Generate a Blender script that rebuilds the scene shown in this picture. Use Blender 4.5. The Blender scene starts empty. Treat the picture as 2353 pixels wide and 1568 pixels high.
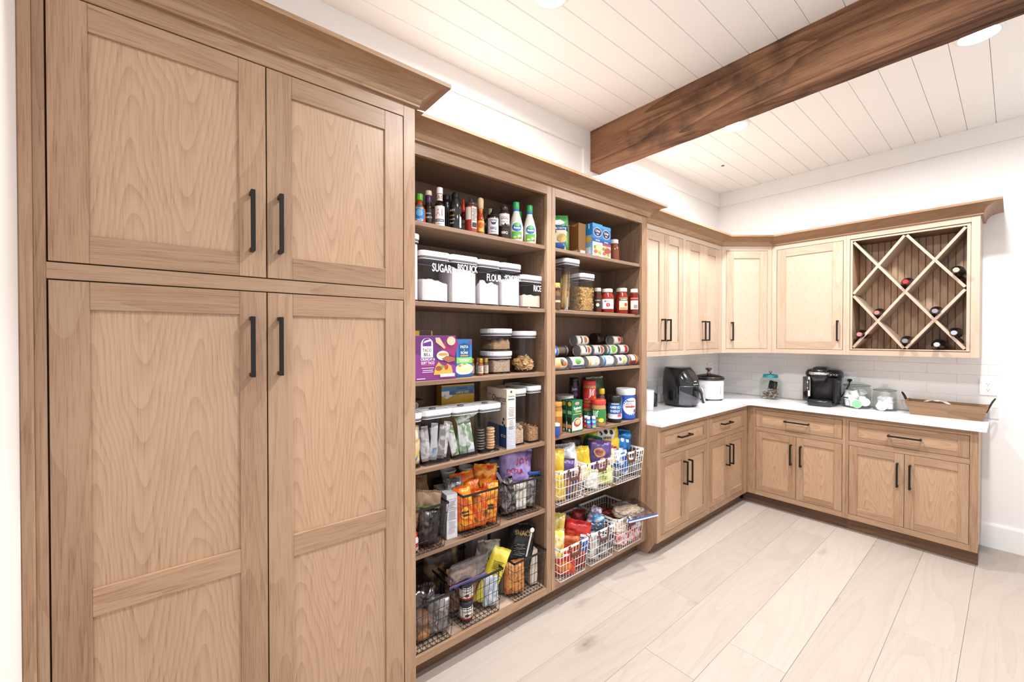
import bpy, bmesh, math, random
from mathutils import Vector, Matrix, noise
from math import sin, cos, pi, radians as R
random.seed(7)
S = bpy.context.scene
COL = S.collection

# ------------------------------------------------------------------ camera, world, lights, exposure
cam_d = bpy.data.cameras.new('camera'); cam = bpy.data.objects.new('camera', cam_d); COL.objects.link(cam)
cam_d.sensor_width = 36; cam_d.sensor_fit = 'HORIZONTAL'; cam_d.lens = 952.6 / 2353 * 36
cam_d.clip_start = .02
cam.location = (1.6021, -.6955, 1.4921)
cam.rotation_euler = (R(90 - .517), R(0), R(50.457))
S.camera = cam
S.view_settings.view_transform = 'Standard'; S.view_settings.look = 'None'
S.view_settings.gamma = 1; S.view_settings.use_curve_mapping = False
S.view_settings.exposure = 0.66
W = bpy.data.worlds.new('world'); S.world = W; W.use_nodes = True
bg = W.node_tree.nodes['Background']; bg.inputs[0].default_value = (.92, .96, 1, 1); bg.inputs[1].default_value = .78
S.cycles.use_denoising = True
S.cycles.max_bounces = 8; S.cycles.diffuse_bounces = 4; S.cycles.transparent_max_bounces = 24
S.cycles.sample_clamp_indirect = 6; S.cycles.caustics_reflective = False; S.cycles.caustics_refractive = False
LAMP_W = 25.0
LAMPS = [(.33, 2.42), (1.48, 2.41), (.30, .60), (1.50, .62)]

# ------------------------------------------------------------------ helpers
def lin(h):
    h = h.lstrip('#'); o = []
    for i in (0, 2, 4):
        c = int(h[i:i + 2], 16) / 255
        o.append(c / 12.92 if c <= .04045 else ((c + .055) / 1.055) ** 2.4)
    return (*o, 1)

def rgb(r, g, b): return '#%02x%02x%02x' % (r, g, b)

class MB:
    """mesh collector: vertices, faces, uv (metres, v along the grain), material slots"""
    def __init__(s): s.v = []; s.f = []; s.u = []; s.m = []; s.sm = []
    def face(s, idx, uv=None, m=0, sm=False):
        s.f.append(idx); s.u.append(uv or [(0, 0)] * len(idx)); s.m.append(m); s.sm.append(sm)
    def box(s, x0, x1, y0, y1, z0, z1, g='z', m=0):
        b = len(s.v); P = [(x, y, z) for x in (x0, x1) for y in (y0, y1) for z in (z0, z1)]
        s.v += P; gi = 'xyz'.index(g); ru, rv = random.random() * 9, random.random() * 9
        for q, n in (((0, 1, 3, 2), 0), ((4, 6, 7, 5), 0), ((0, 4, 5, 1), 1), ((2, 3, 7, 6), 1), ((0, 2, 6, 4), 2), ((1, 5, 7, 3), 2)):
            ax = [a for a in (0, 1, 2) if a != n]
            if n == gi: ua, va = ax
            else: va = gi; ua = [a for a in ax if a != gi][0]
            s.face([b + i for i in q], [(P[i][ua] + ru, P[i][va] + rv) for i in q], m)
        return s
    def poly(s, pts, m=0, uv=None):
        b = len(s.v); s.v += [tuple(p) for p in pts]; s.face(list(range(b, b + len(pts))), uv, m); return s
    def loft(s, rings, m=0, cap0=True, cap1=True, sm=False, ms=None):
        b = len(s.v); n = len(rings[0])
        for r in rings: s.v += [tuple(p) for p in r]
        for k in range(len(rings) - 1):
            mm = ms[k] if ms else m
            for i in range(n):
                j = (i + 1) % n
                s.face([b + k * n + i, b + k * n + j, b + (k + 1) * n + j, b + (k + 1) * n + i], None, mm, sm)
        if cap0: s.face([b + i for i in range(n)][::-1], None, ms[0] if ms else m)
        if cap1: s.face([b + (len(rings) - 1) * n + i for i in range(n)], None, ms[-1] if ms else m)
        return s
    def lathe(s, prof, n=24, m=0, sm=True, c=(0, 0, 0), cap0=True, cap1=True, ms=None, axis='z'):
        def P(r, z, a):
            if axis == 'z': return (c[0] + r * cos(a), c[1] + r * sin(a), c[2] + z)
            if axis == 'x': return (c[0] + z, c[1] + r * cos(a), c[2] + r * sin(a))
            return (c[0] + r * sin(a), c[1] + z, c[2] + r * cos(a))
        return s.loft([[P(max(r, 1e-5), z, 2 * pi * i / n) for i in range(n)] for r, z in prof], m, cap0, cap1, sm, ms)
    def tube(s, pts, r, n=6, m=0, closed=False, sm=True):
        pts = [Vector(p) for p in pts]; N = len(pts); rings = []
        up = None
        for i, p in enumerate(pts):
            if closed: d = pts[(i + 1) % N] - pts[i - 1]
            else: d = pts[min(i + 1, N - 1)] - pts[max(i - 1, 0)]
            d.normalize()
            if up is None: up = Vector((0, 0, 1)) if abs(d.z) < .9 else Vector((1, 0, 0))
            a = d.cross(up)
            if a.length < 1e-4: a = d.cross(Vector((1, .3, 0)))
            a.normalize(); bb = a.cross(d).normalized(); up = bb
            rr = r[i] if isinstance(r, (list, tuple)) else r
            rings.append([p + (a * cos(2 * pi * k / n) + bb * sin(2 * pi * k / n)) * rr for k in range(n)])
        if closed: rings.append(rings[0])
        return s.loft(rings, m, not closed, not closed, sm)
    def obj(s, name, mats, parent=None, loc=(0, 0, 0), rot=(0, 0, 0), bevel=0, seg=1):
        me = bpy.data.meshes.new(name); me.from_pydata(s.v, [], s.f)
        uv = me.uv_layers.new(name='UVMap'); k = 0
        flat = [c for f in s.u for p in f for c in p]
        uv.data.foreach_set('uv', flat)
        me.polygons.foreach_set('material_index', s.m); me.polygons.foreach_set('use_smooth', s.sm)
        if not isinstance(mats, (list, tuple)): mats = [mats]
        for mt in mats: me.materials.append(mt)
        me.update()
        if bevel:
            bm = bmesh.new(); bm.from_mesh(me)
            bmesh.ops.remove_doubles(bm, verts=bm.verts, dist=1e-6)
            bmesh.ops.bevel(bm, geom=[e for e in bm.edges if len(e.link_faces) == 2 and e.calc_face_angle(0) > .6], offset=bevel, segments=seg, affect='EDGES', clamp_overlap=True)
            bm.to_mesh(me); bm.free()
        o = bpy.data.objects.new(name, me); COL.objects.link(o)
        o.location = loc; o.rotation_euler = rot
        if parent: o.parent = parent
        return o

def box(name, mats, x0, x1, y0, y1, z0, z1, g='z', parent=None, bevel=0, seg=1):
    return MB().box(x0, x1, y0, y1, z0, z1, g).obj(name, mats, parent, bevel=bevel, seg=seg)

def tag(o, label=None, cat=None, group=None, kind=None):
    if label: o['label'] = label
    if cat: o['category'] = cat
    if group: o['group'] = group
    if kind: o['kind'] = kind
    return o
def thing(name, label, cat, loc=(0, 0, 0), rz=0, group=None):
    o = bpy.data.objects.new(name, None); COL.objects.link(o); o.empty_display_size = .05
    o.location = loc; o.rotation_euler = (0, 0, rz)
    return tag(o, label, cat, group)
def copy_tree(o, loc, rz=0, label=None):
    c = o.copy(); COL.objects.link(c); c.location = loc; c.rotation_euler = (0, 0, rz)
    if label: c['label'] = label
    for ch in o.children:
        d = ch.copy(); COL.objects.link(d); d.parent = c
        for g in ch.children:
            e = g.copy(); COL.objects.link(e); e.parent = d
    return c

# ------------------------------------------------------------------ materials
_M = {}
def M(hexc, rough=.5, metal=0, spec=.5, emit=0, coat=0, name=None):
    k = (hexc, rough, metal, spec, emit, coat)
    if k in _M: return _M[k]
    m = bpy.data.materials.new(name or 'mat_' + hexc.lstrip('#')); m.use_nodes = True
    b = m.node_tree.nodes['Principled BSDF']
    b.inputs['Base Color'].default_value = lin(hexc); b.inputs['Roughness'].default_value = rough
    b.inputs['Metallic'].default_value = metal; b.inputs['Specular IOR Level'].default_value = spec
    b.inputs['Coat Weight'].default_value = coat
    if emit:
        b.inputs['Emission Color'].default_value = lin(hexc); b.inputs['Emission Strength'].default_value = emit
    _M[k] = m
    return m
class NT:
    def __init__(s, name):
        s.mat = bpy.data.materials.new(name); s.mat.use_nodes = True; s.t = s.mat.node_tree
        s.b = s.t.nodes['Principled BSDF']
    def n(s, typ, **kw):
        nd = s.t.nodes.new('ShaderNode' + typ)
        for k, v in kw.items():
            if k in nd.inputs: nd.inputs[k].default_value = v
            else: setattr(nd, k, v)
        return nd
    def l(s, a, b): s.t.links.new(a, b)
    def math(s, op, a, b=None, c=None):
        nd = s.t.nodes.new('ShaderNodeMath'); nd.operation = op
        for i, x in enumerate((a, b, c)):
            if x is None: continue
            if isinstance(x, (int, float)): nd.inputs[i].default_value = x
            else: s.l(x, nd.inputs[i])
        return nd.outputs[0]
    def vec(s, x, y, z):
        nd = s.t.nodes.new('ShaderNodeCombineXYZ')
        for i, q in enumerate((x, y, z)):
            if isinstance(q, (int, float)): nd.inputs[i].default_value = q
            else: s.l(q, nd.inputs[i])
        return nd.outputs[0]
    def noise(s, v, scale=1, detail=2, rough=.5, dist=0):
        nd = s.n('TexNoise', Scale=scale, Detail=detail, Roughness=rough, Distortion=dist); s.l(v, nd.inputs['Vector']); return nd.outputs['Fac']
    def ramp(s, f, stops, interp='LINEAR'):
        nd = s.t.nodes.new('ShaderNodeValToRGB'); nd.color_ramp.interpolation = interp; e = nd.color_ramp.elements
        while len(e) < len(stops): e.new(.5)
        for i, (p, c) in enumerate(stops):
            e[i].position = p; e[i].color = lin(c) if isinstance(c, str) else (c, c, c, 1)
        s.l(f, nd.inputs[0]); return nd.outputs[0]
    def mix(s, f, a, b, mode='MIX'):
        nd = s.t.nodes.new('ShaderNodeMix'); nd.data_type = 'RGBA'; nd.blend_type = mode
        for q, i in ((f, 0), (a, 6), (b, 7)):
            if isinstance(q, (int, float)): nd.inputs[i].default_value = q
            elif isinstance(q, str): nd.inputs[i].default_value = lin(q)
            else: s.l(q, nd.inputs[i])
        return nd.outputs[2]
    def bump(s, h, st=.2, dist=.002):
        nd = s.n('Bump', Strength=st, Distance=dist); s.l(h, nd.inputs['Height']); s.l(nd.outputs[0], s.b.inputs['Normal'])

def wood(name, light, mid, dark, rings=95, across=5.5, along=.55, ringw=.42, porew=.3, var=.16, rough=.42, knots=0, stain=None, tonew=.5, spec=.4, cath=None):
    t = NT(name); uv = t.n('UVMap'); sep = t.n('SeparateXYZ'); t.l(uv.outputs[0], sep.inputs[0])
    oi = t.n('ObjectInfo'); r = t.math('MULTIPLY', oi.outputs['Random'], 57.)
    u, v = sep.outputs[0], sep.outputs[1]
    if cath:
        P_, amp, B_ = cath
        wn = t.noise(t.vec(t.math('MULTIPLY', u, 5), t.math('MULTIPLY', v, 1.6), r), 1, 2, .5)
        wn2 = t.noise(t.vec(t.math('MULTIPLY', u, 14), t.math('MULTIPLY', v, 3), t.math('ADD', r, 3)), 1, 2, .5)
        sg = t.math('SIGN', t.math('SUBTRACT', oi.outputs['Random'], .45))
        ph = t.math('ADD', t.math('MULTIPLY', u, 2 * pi / P_), t.math('ADD', t.math('MULTIPLY', wn, 3.0), r))
        arch = t.math('MULTIPLY', t.math('MULTIPLY', t.math('COSINE', ph), sg), amp)
        g_ = t.math('ADD', t.math('ADD', v, arch), t.math('ADD', t.math('MULTIPLY', wn, .5), t.math('MULTIPLY', wn2, .06)))
        ring = t.math('POWER', t.math('FRACT', t.math('MULTIPLY', g_, B_)), 2.4)
    else:
        base = t.noise(t.vec(t.math('MULTIPLY', u, across), t.math('MULTIPLY', v, along), r), 1, 1.4, .45, .35)
        ring = t.math('POWER', t.math('FRACT', t.math('MULTIPLY', base, rings / 6.28)), 2.2)
    pore = t.noise(t.vec(t.math('MULTIPLY', u, 330), t.math('MULTIPLY', v, 9), r), 1, 3, .6)
    fine = t.noise(t.vec(t.math('MULTIPLY', u, 90), t.math('MULTIPLY', v, 2.2), r), 1, 3, .6)
    tone = t.noise(t.vec(t.math('MULTIPLY', u, 4), t.math('MULTIPLY', v, .9), t.math('ADD', r, 5)), 1, 3, .55)
    f = t.math('MULTIPLY', ring, ringw)
    f = t.math('ADD', f, t.math('MULTIPLY', t.math('MAXIMUM', t.math('SUBTRACT', pore, .47), 0), porew * 3.6))
    f = t.math('ADD', f, t.math('MULTIPLY', t.math('SUBTRACT', fine, .5), .7 * ringw))
    f = t.math('ADD', f, t.math('MULTIPLY', t.math('SUBTRACT', tone, .42), tonew * 1.8))
    col = t.ramp(f, [(0, light), (.45, mid), (1, dark)])
    rv = t.math('MULTIPLY_ADD', oi.outputs['Random'], var, 1 - var * .55)
    col = t.mix(1., col, t.vec(rv, rv, rv), 'MULTIPLY')
    if knots:
        vo = t.n('TexVoronoi', Scale=1.0, Randomness=1.0); t.l(t.vec(t.math('MULTIPLY', u, 6), t.math('MULTIPLY', v, 2.4), r), vo.inputs['Vector'])
        wob = t.noise(t.vec(t.math('MULTIPLY', u, 40), t.math('MULTIPLY', v, 18), r), 1, 2)
        kd = t.math('ADD', vo.outputs['Distance'], t.math('MULTIPLY', t.math('SUBTRACT', wob, .5), .22))
        sepc = t.n('SeparateColor'); t.l(vo.outputs['Color'], sepc.inputs[0])
        gate = t.math('GREATER_THAN', sepc.outputs[0], 1 - knots)
        kf = t.math('MULTIPLY', t.ramp(kd, [(0.02, 1.), (.075, .45), (.24, 0.)]), gate)
        col = t.mix(kf, col, stain or '#5a4638')
    elif stain:
        sn = t.noise(t.vec(t.math('MULTIPLY', u, 2.5), t.math('MULTIPLY', v, 2.2), t.math('ADD', r, 9)), 1, 5, .62)
        col = t.mix(t.ramp(sn, [(.5, 0.), (.68, .85)]), col, stain)
    t.l(col, t.b.inputs['Base Color']); t.b.inputs['Roughness'].default_value = rough
    t.b.inputs['Specular IOR Level'].default_value = spec
    t.bump(pore, .12, .0008)
    return t.mat
OAKF = wood('oak_frame', rgb(172, 141, 114), rgb(150, 116, 90), rgb(98, 71, 51), rings=75, across=7, along=.7, ringw=.2, porew=.46, var=.2, tonew=.6, rough=.36)
OAKP = wood('oak_panel', rgb(187, 154, 126), rgb(170, 136, 108), rgb(124, 92, 68), ringw=.34, porew=.42, var=.1, tonew=.24, cath=(.21, .30, 10.5), rough=.36)
OAKV = wood('oak_lit_frame', rgb(192, 167, 146), rgb(173, 146, 124), rgb(125, 99, 79), rings=75, across=7, along=.7, ringw=.2, porew=.4, var=.16, tonew=.6)  # frame oak painted paler for the strong light on the wall cupboards
OAKU = wood('oak_lit_panel', rgb(196, 174, 155), rgb(185, 160, 140), rgb(146, 119, 98), ringw=.27, porew=.26, var=.08, tonew=.2, cath=(.2, .34, 9))  # panel oak with the wall cupboards' brighter light put into its colour
OAKI = wood('oak_inside_shade', rgb(143, 115, 93), rgb(119, 92, 72), rgb(80, 58, 44), rings=40, across=6, along=.3, ringw=.18, porew=.5, var=.06, tonew=.25, rough=.5)  # darker copy of the oak: shade inside the open units painted in
OAKC = wood('oak_crown', rgb(166, 132, 102), rgb(141, 107, 79), rgb(88, 62, 43), rings=100, across=8, along=.8, ringw=.24, porew=.36, var=.06, tonew=.6)
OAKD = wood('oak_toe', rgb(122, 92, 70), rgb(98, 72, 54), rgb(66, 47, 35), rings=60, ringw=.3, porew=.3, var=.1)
FLOORW = wood('floor_oak', rgb(182, 171, 162), rgb(170, 157, 147), rgb(130, 116, 105), rings=75, across=4.5, along=.5, ringw=.18, porew=.22, var=.15, rough=.5, knots=.14, stain=rgb(108, 94, 84), tonew=.26, spec=.35)
BEAMW = wood('beam_wood', rgb(150, 110, 82), rgb(107, 74, 55), rgb(50, 35, 27), rings=60, across=6, along=.5, ringw=.4, porew=.4, var=.02, rough=.75, stain=rgb(44, 35, 32), tonew=.75, spec=.2)
TRAYW = wood('tray_wood', rgb(148, 117, 90), rgb(125, 95, 71), rgb(84, 61, 45), rings=50, across=12, along=.8, ringw=.3, porew=.35, var=.1, rough=.7, knots=.2, stain=rgb(74, 48, 32))
LATT = wood('lattice_oak', rgb(195, 173, 154), rgb(182, 158, 138), rgb(139, 114, 95), rings=60, across=9, ringw=.25, porew=.28, var=.08, tonew=.25)
OAKB = wood('oak_bead', rgb(205, 174, 147), rgb(186, 153, 125), rgb(136, 104, 80), rings=60, across=9, ringw=.25, porew=.4, var=.12, tonew=.3)

def plaster(name, hexc, rough=.6, amt=.03, sc=40):
    t = NT(name); tc = t.n('TexCoord'); n = t.noise(tc.outputs['Object'], sc, 3)
    n2 = t.noise(tc.outputs['Object'], 1.3, 2)
    rv = t.math('MULTIPLY_ADD', n2, .04, .97)
    t.l(t.mix(1., hexc, t.vec(rv, rv, rv), 'MULTIPLY'), t.b.inputs['Base Color'])
    t.b.inputs['Roughness'].default_value = rough; t.bump(n, amt, .002); return t.mat
WALLM = plaster('white_wall_paint', '#f3f1ef')
CEILM = plaster('white_ceiling_paint', '#faf8f5', .5, .05, 9)
TRIMM = plaster('white_trim_paint', '#f4f3f1', .4, .01)
TILEM = plaster('glazed_tile', '#eeebe8', .18, .04, 12)
GROUT = M('#e8e4df', .8)
def quartz():
    t = NT('white_quartz'); tc = t.n('TexCoord')
    n = t.noise(tc.outputs['Object'], 3.2, 4, .55, 1.2)
    t.l(t.ramp(n, [(.47, '#f1f1f4'), (.5, '#e9eaee'), (.53, '#f1f1f4')]), t.b.inputs['Base Color'])
    t.b.inputs['Roughness'].default_value = .16; return t.mat
QUARTZ = quartz()
BLACK = M('#0c0b0c', .5, 0, .35)
def clear(name, tint, rough=.03, gl=.1, edge=.55, dens=1.0):
    """clear acrylic / glass sheet: tinted see-through plus mirror reflection growing at grazing angles"""
    t = NT(name); tr = t.n('BsdfTransparent'); tr.inputs[0].default_value = lin(tint)
    g = t.n('BsdfGlossy', Roughness=rough); lw = t.n('LayerWeight', Blend=.35)
    f = t.math('MULTIPLY_ADD', t.math('POWER', lw.outputs['Facing'], 2.2), edge, gl * .5)
    mx = t.n('MixShader'); t.l(f, mx.inputs[0]); t.l(tr.outputs[0], mx.inputs[1]); t.l(g.outputs[0], mx.inputs[2])
    t.l(mx.outputs[0], t.t.nodes['Material Output'].inputs[0]); return t.mat
ACRYL = clear('clear_acrylic', '#f5f4f6', .05, .05, .3)
GLASS = clear('clear_glass', '#f6f9f8', .02, .07, .34)
DARKGLASS = clear('smoked_glass', '#8a8078', .03, .1, .6)
BASEP = clear('acrylic_base', '#cfccd2', .1, .25, .4)
POLY = clear('clear_polythene', '#e4e0e2', .16, .22, .55)
_F = {}
def foil(c1, c2=None, c3=None, sc=14, rough=.32, metal=.15, cut=(.5, .62)):
    k = (c1, c2, c3, sc, rough, metal)
    if k in _F: return _F[k]
    t = NT('printed_film'); tc = t.n('TexCoord'); oi = t.n('ObjectInfo')
    v = t.n('VectorMath', operation='ADD'); t.l(tc.outputs['Object'], v.inputs[0]); t.l(t.vec(t.math('MULTIPLY', oi.outputs['Random'], 9.), 0, 0), v.inputs[1])
    n = t.noise(v.outputs[0], sc, 1.5, .5, .6)
    st = [(.40, c1), (cut[0] - .01, c2 or c1), (cut[1] + .02, c3 or c2 or c1)]  # blotches are print; on same-hue films they paint in crease reflections
    t.l(t.ramp(n, st), t.b.inputs['Base Color'])
    t.b.inputs['Roughness'].default_value = rough; t.b.inputs['Metallic'].default_value = metal
    t.bump(t.noise(v.outputs[0], 45, 3, .6, .8), .35, .004); _F[k] = t.mat; return t.mat

def grain(name, c1, c2, sc=260, rough=.8, bump=.5):
    t = NT(name); tc = t.n('TexCoord'); n = t.noise(tc.outputs['Object'], sc, 3, .7)
    t.l(t.ramp(n, [(.35, c1), (.65, c2)]), t.b.inputs['Base Color']); t.b.inputs['Roughness'].default_value = rough
    t.bump(n, bump, .003); return t.mat

# ------------------------------------------------------------------ room shell
XW, YW, ZC, XE, YL = -.40, 3.80, 3.0, 4.2, -.952
def struct(o): o['kind'] = 'structure'; return o
fl = struct(box('floor', M('#9b8c80', .8), XW - .1, XE, YL - .1, YW + .1, -.06, -.012))
PITCH = .242
brk = {0: [-.9, 1.30, 3.3], 1: [-.5, 1.578, 3.6], 2: [-.7, 1.055, 3.05], 3: [-.3, 1.402, 3.5], 4: [-.2, .95, 3.175], 5: [-.8, 2.155], 6: [.4, 2.6]}
for k in range(-2, 18):
    x0 = k * PITCH; ys = sorted(brk.get(k, [random.uniform(-.6, .9), random.uniform(1.4, 3.3)]))
    ys = [YL - .05] + ys + [YW + .05]
    for a, b in zip(ys, ys[1:]):
        if b - a < .05: continue
        dz = random.uniform(-.0006, .0006)
        MB().box(max(x0 + .0005, XW - .08), min(x0 + PITCH - .0005, XE), a + .0005, b - .0005, -.013, dz, 'y').obj('plank', FLOORW, fl, bevel=.0007)
ce = struct(box('ceiling', CEILM, XW - .1, XE, YL - .1, YW + .1, ZC + .016, ZC + .08))
cp = .1365
for k in range(0, 34):
    x0 = XW + k * cp; m = MB(); g = .0012; b = .0028
    pts = [(x0 + g, ZC + .02), (x0 + g, ZC + b), (x0 + g + b, ZC), (x0 + cp - b - .0005, ZC), (x0 + cp - .0005, ZC + b), (x0 + cp - .0005, ZC + .02)]
    m.loft([[(x, YL, z) for x, z in pts], [(x, YW, z) for x, z in pts]])
    m.obj('plank', CEILM, ce)
struct(box('wall_left', WALLM, XW - .1, XW, YL - .1, YW + .1, -.01, ZC + .05))
struct(box('wall_back', WALLM, XW - .1, XE, YW, YW + .1, -.01, ZC + .05))
struct(box('wall_near', WALLM, XW - .1, .85, YL - .1, YL, -.01, ZC + .05))
struct(box('trim_1', TRIMM, XW, XW + .014, YL, YW, 2.862, ZC, 'y', bevel=.001))
struct(box('trim_2', TRIMM, XW + .014, XE, YW - .014, YW, 2.862, ZC, 'x', bevel=.001))
struct(box('trim_3', TRIMM, XW, XW + .014, 1.618, 1.80, 2.32, 2.862, bevel=.001))
bb = MB(); pr = [(0, 0), (.015, 0), (.015, .155), (.011, .168), (0, .168)]
bb.loft([[(1.45, YW - o, z) for o, z in pr], [(XE, YW - o, z) for o, z in pr]]); struct(bb.obj('baseboard_back', TRIMM))
# exposed beam with rough-sawn faces
bm_ = MB(); nx = 90
sec = [(1.690, 3.0), (1.690, 2.93), (1.690, 2.86), (1.690, 2.78), (1.690, 2.712), (1.72, 2.712), (1.77, 2.712), (1.798, 2.712), (1.798, 2.8), (1.798, 3.0)]
acc = [0]
for a, b in zip(sec, sec[1:]): acc.append(acc[-1] + math.hypot(b[0] - a[0], b[1] - a[1]))
for i in range(nx + 1):
    x = XW + .012 + (XE - XW) * i / nx
    for j, (y, z) in enumerate(sec):
        w = noise.noise(Vector((x * 6, y * 14, z * 14))) * .0035
        bm_.v.append((x, y + (w if j < 5 else -w), z + (w if 3 < j < 8 else 0)))
nS = len(sec)
for i in range(nx):
    for j in range(nS - 1):
        q = [i * nS + j, i * nS + j + 1, (i + 1) * nS + j + 1, (i + 1) * nS + j]
        bm_.face(q, [(acc[c % nS], bm_.v[c][0]) for c in q], 0, False)
bm_.face(list(range(nS))[::-1], [(0, 0)] * nS)
struct(bm_.obj('ceiling_beam', BEAMW))
# backsplash: one grout bed, single tiles set proud of it
def backsplash(name, label, horiz, plane, a0, a1):
    root = thing(name, label, 'backsplash')
    z0, z1, ph, tl = .9145, 1.3725, .0765, .3105
    if horiz == 'x': box('grout_bed', GROUT, a0, a1, plane - .006, plane - .0006, z0, z1, 'x', root)
    else: box('grout_bed', GROUT, plane + .0006, plane + .006, a0, a1, z0, z1, 'y', root)
    r = 0; z = z1
    while z > z0 + .01:
        zb = max(z - ph, z0); off = 1.176 if r % 2 else 1.023
        n = int((a0 - off) / tl) - 1; a = off + n * tl
        while a < a1:
            p, q = max(a, a0) + .001, min(a + tl, a1) - .001
            if q - p > .012:
                m = MB()
                if horiz == 'x': m.box(p, q, plane - .0085, plane - .003, zb + .001, z - .001, 'x')
                else: m.box(plane + .003, plane + .0085, p, q, zb + .001, z - .001, 'y')
                m.obj('tile', TILEM, root, bevel=.0012)
            a += tl
        z -= ph; r += 1
backsplash('backsplash', 'pale glazed subway tile backsplash on the back wall behind the coffee maker', 'x', YW, XW + .0095, 1.537)
backsplash('backsplash', 'pale glazed subway tile backsplash on the side wall behind the slow cooker', 'y', XW, 1.835, YW - .0012)

# ------------------------------------------------------------------ ceiling lamps
def lamp(i, x, y, label):
    t = thing('ceiling_light', label, 'ceiling light', (x, y, ZC), 0, 'recessed ceiling lights')
    MB().lathe([(.088, 0), (.088, -.004), (.074, -.011), (.070, -.006), (.070, 0)], 40, cap0=False, cap1=False).obj('trim_ring', M('#f6f5f3', .4), t)
    MB().lathe([(.0705, -.005), (.05, -.0075), (.001, -.008)], 40, cap0=False).obj('diffuser', M('#fffdf8', .5, emit=9), t)
    l = bpy.data.lights.new('lamp_light', 'AREA'); l.shape = 'DISK'; l.size = .15; l.energy = LAMP_W; l.color = (1, .99, .98); l.spread = R(170)
    lo = bpy.data.objects.new('lamp_light', l); COL.objects.link(lo); lo.location = (0, 0, -.014); lo.parent = t
LL = ['glowing round recessed light behind the beam above the corner cupboard', 'glowing round recessed light behind the beam at its right end',
      'round recessed light in the ceiling above the open shelves', 'round recessed light in the ceiling in front of the tall cupboard']
for i, (x, y) in enumerate(LAMPS): lamp(i, x, y, LL[i])

# ------------------------------------------------------------------ cabinets
def bar_handle(parent, a, z, length, way, y0=0.0):
    m = MB(); h = length / 2; t = .0055
    if way == 'v':
        m.box(a - t, a + t, y0 - .036, y0 - .026, z - h, z + h)
        for s in (-1, 1): m.box(a - t, a + t, y0 - .027, y0 + .001, z + s * (h - t) - t, z + s * (h - t) + t)
    else:
        m.box(a - h, a + h, y0 - .036, y0 - .026, z - t, z + t)
        for s in (-1, 1): m.box(a + s * (h - t) - t, a + s * (h - t) + t, y0 - .027, y0 + .001, z - t, z + t)
    return tag(m.obj('handle', BLACK, parent, bevel=.0008), 'matt black bar handle')
def front(cab, a0, a1, z0, z1, handle, kind='door', st=.0665, rl=.0665, mid=None, panel=None, thick=.02, rim=None):
    """inset shaker front: panel mesh, stile and rail children, bar handle"""
    panel = panel or OAKP
    g = 'z' if kind == 'door' else 'x'
    d = box(kind, panel, a0 + st - .005, a1 - st + .005, .0075, .0155, z0 + rl - .005, z1 - rl + .005, g, cab)
    for p, q in ((a0, a0 + st), (a1 - st, a1)): box('stile', rim or OAKF, p, q, 0, thick, z0, z1, 'z', d, .0009)
    rails = [(z0, z0 + rl), (z1 - rl, z1)] + ([mid] if mid else [])
    for p, q in rails: box('rail', rim or OAKF, a0 + st + .0002, a1 - st - .0002, 0.0001, thick, p, q, 'x', d, .0009)
    if handle: bar_handle(d, *handle)
    return d
def frame(cab, stiles, rails, mat=None):
    for a0, a1, z0, z1 in stiles: box('face_stile', mat or OAKF, a0, a1, 0, .02, z0, z1, 'z', cab, .0006)
    for a0, a1, z0, z1 in rails: box('face_rail', mat or OAKF, a0 + .0002, a1 - .0002, 0.0002, .02, z0, z1, 'x', cab, .0006)
CROWN = [(0, 0), (.013, 0), (.013, .007)] + [(.090 - .074 * cos(R(t)), .010 + .052 * sin(R(t))) for t in (0, 12, 25, 38, 51, 64, 77, 90)] + [(.096, .062), (.096, .076), (0, .076)]
def crown(name, path, z, parent=None, mat=None):
    m = MB(); n = len(path); P = [Vector(p) for p in path]; secs = []
    acc = 0; vs = []
    for i in range(n):
        d0 = (P[i] - P[i - 1]).normalized() if i else None
        d1 = (P[i + 1] - P[i]).normalized() if i < n - 1 else None
        r0 = Vector((d0.y, -d0.x)) if d0 else None; r1 = Vector((d1.y, -d1.x)) if d1 else None
        if r0 is None: mt = r1
        elif r1 is None: mt = r0
        else: mt = (r0 + r1) / (1 + r0.dot(r1))
        secs.append([(P[i].x + mt.x * o, P[i].y + mt.y * o, z + h) for o, h in CROWN])
    L = [0]
    for a, b in zip(CROWN, CROWN[1:]): L.append(L[-1] + math.hypot(b[0] - a[0], b[1] - a[1]))
    k = len(CROWN)
    for i in range(n - 1):
        b = len(m.v); m.v += secs[i] + secs[i + 1]; ln = (P[i + 1] - P[i]).length; ru = random.random() * 5
        for j in range(k - 1):
            sa, sb = acc, acc + ln
            m.face([b + j, b + k + j, b + k + j + 1, b + j + 1], [(L[j] + ru, sa), (L[j], sb) if 0 else (L[j] + ru, sb), (L[j + 1] + ru, sb), (L[j + 1] + ru, sa)], 0, 2 < j < 10)
        acc += ln
    b = len(m.v); m.v += secs[0]; m.face(list(range(b, b + k)), None)
    b = len(m.v); m.v += secs[-1]; m.face(list(range(b, b + k))[::-1], None)
    return m.obj(name, mat or OAKC, parent)

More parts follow.
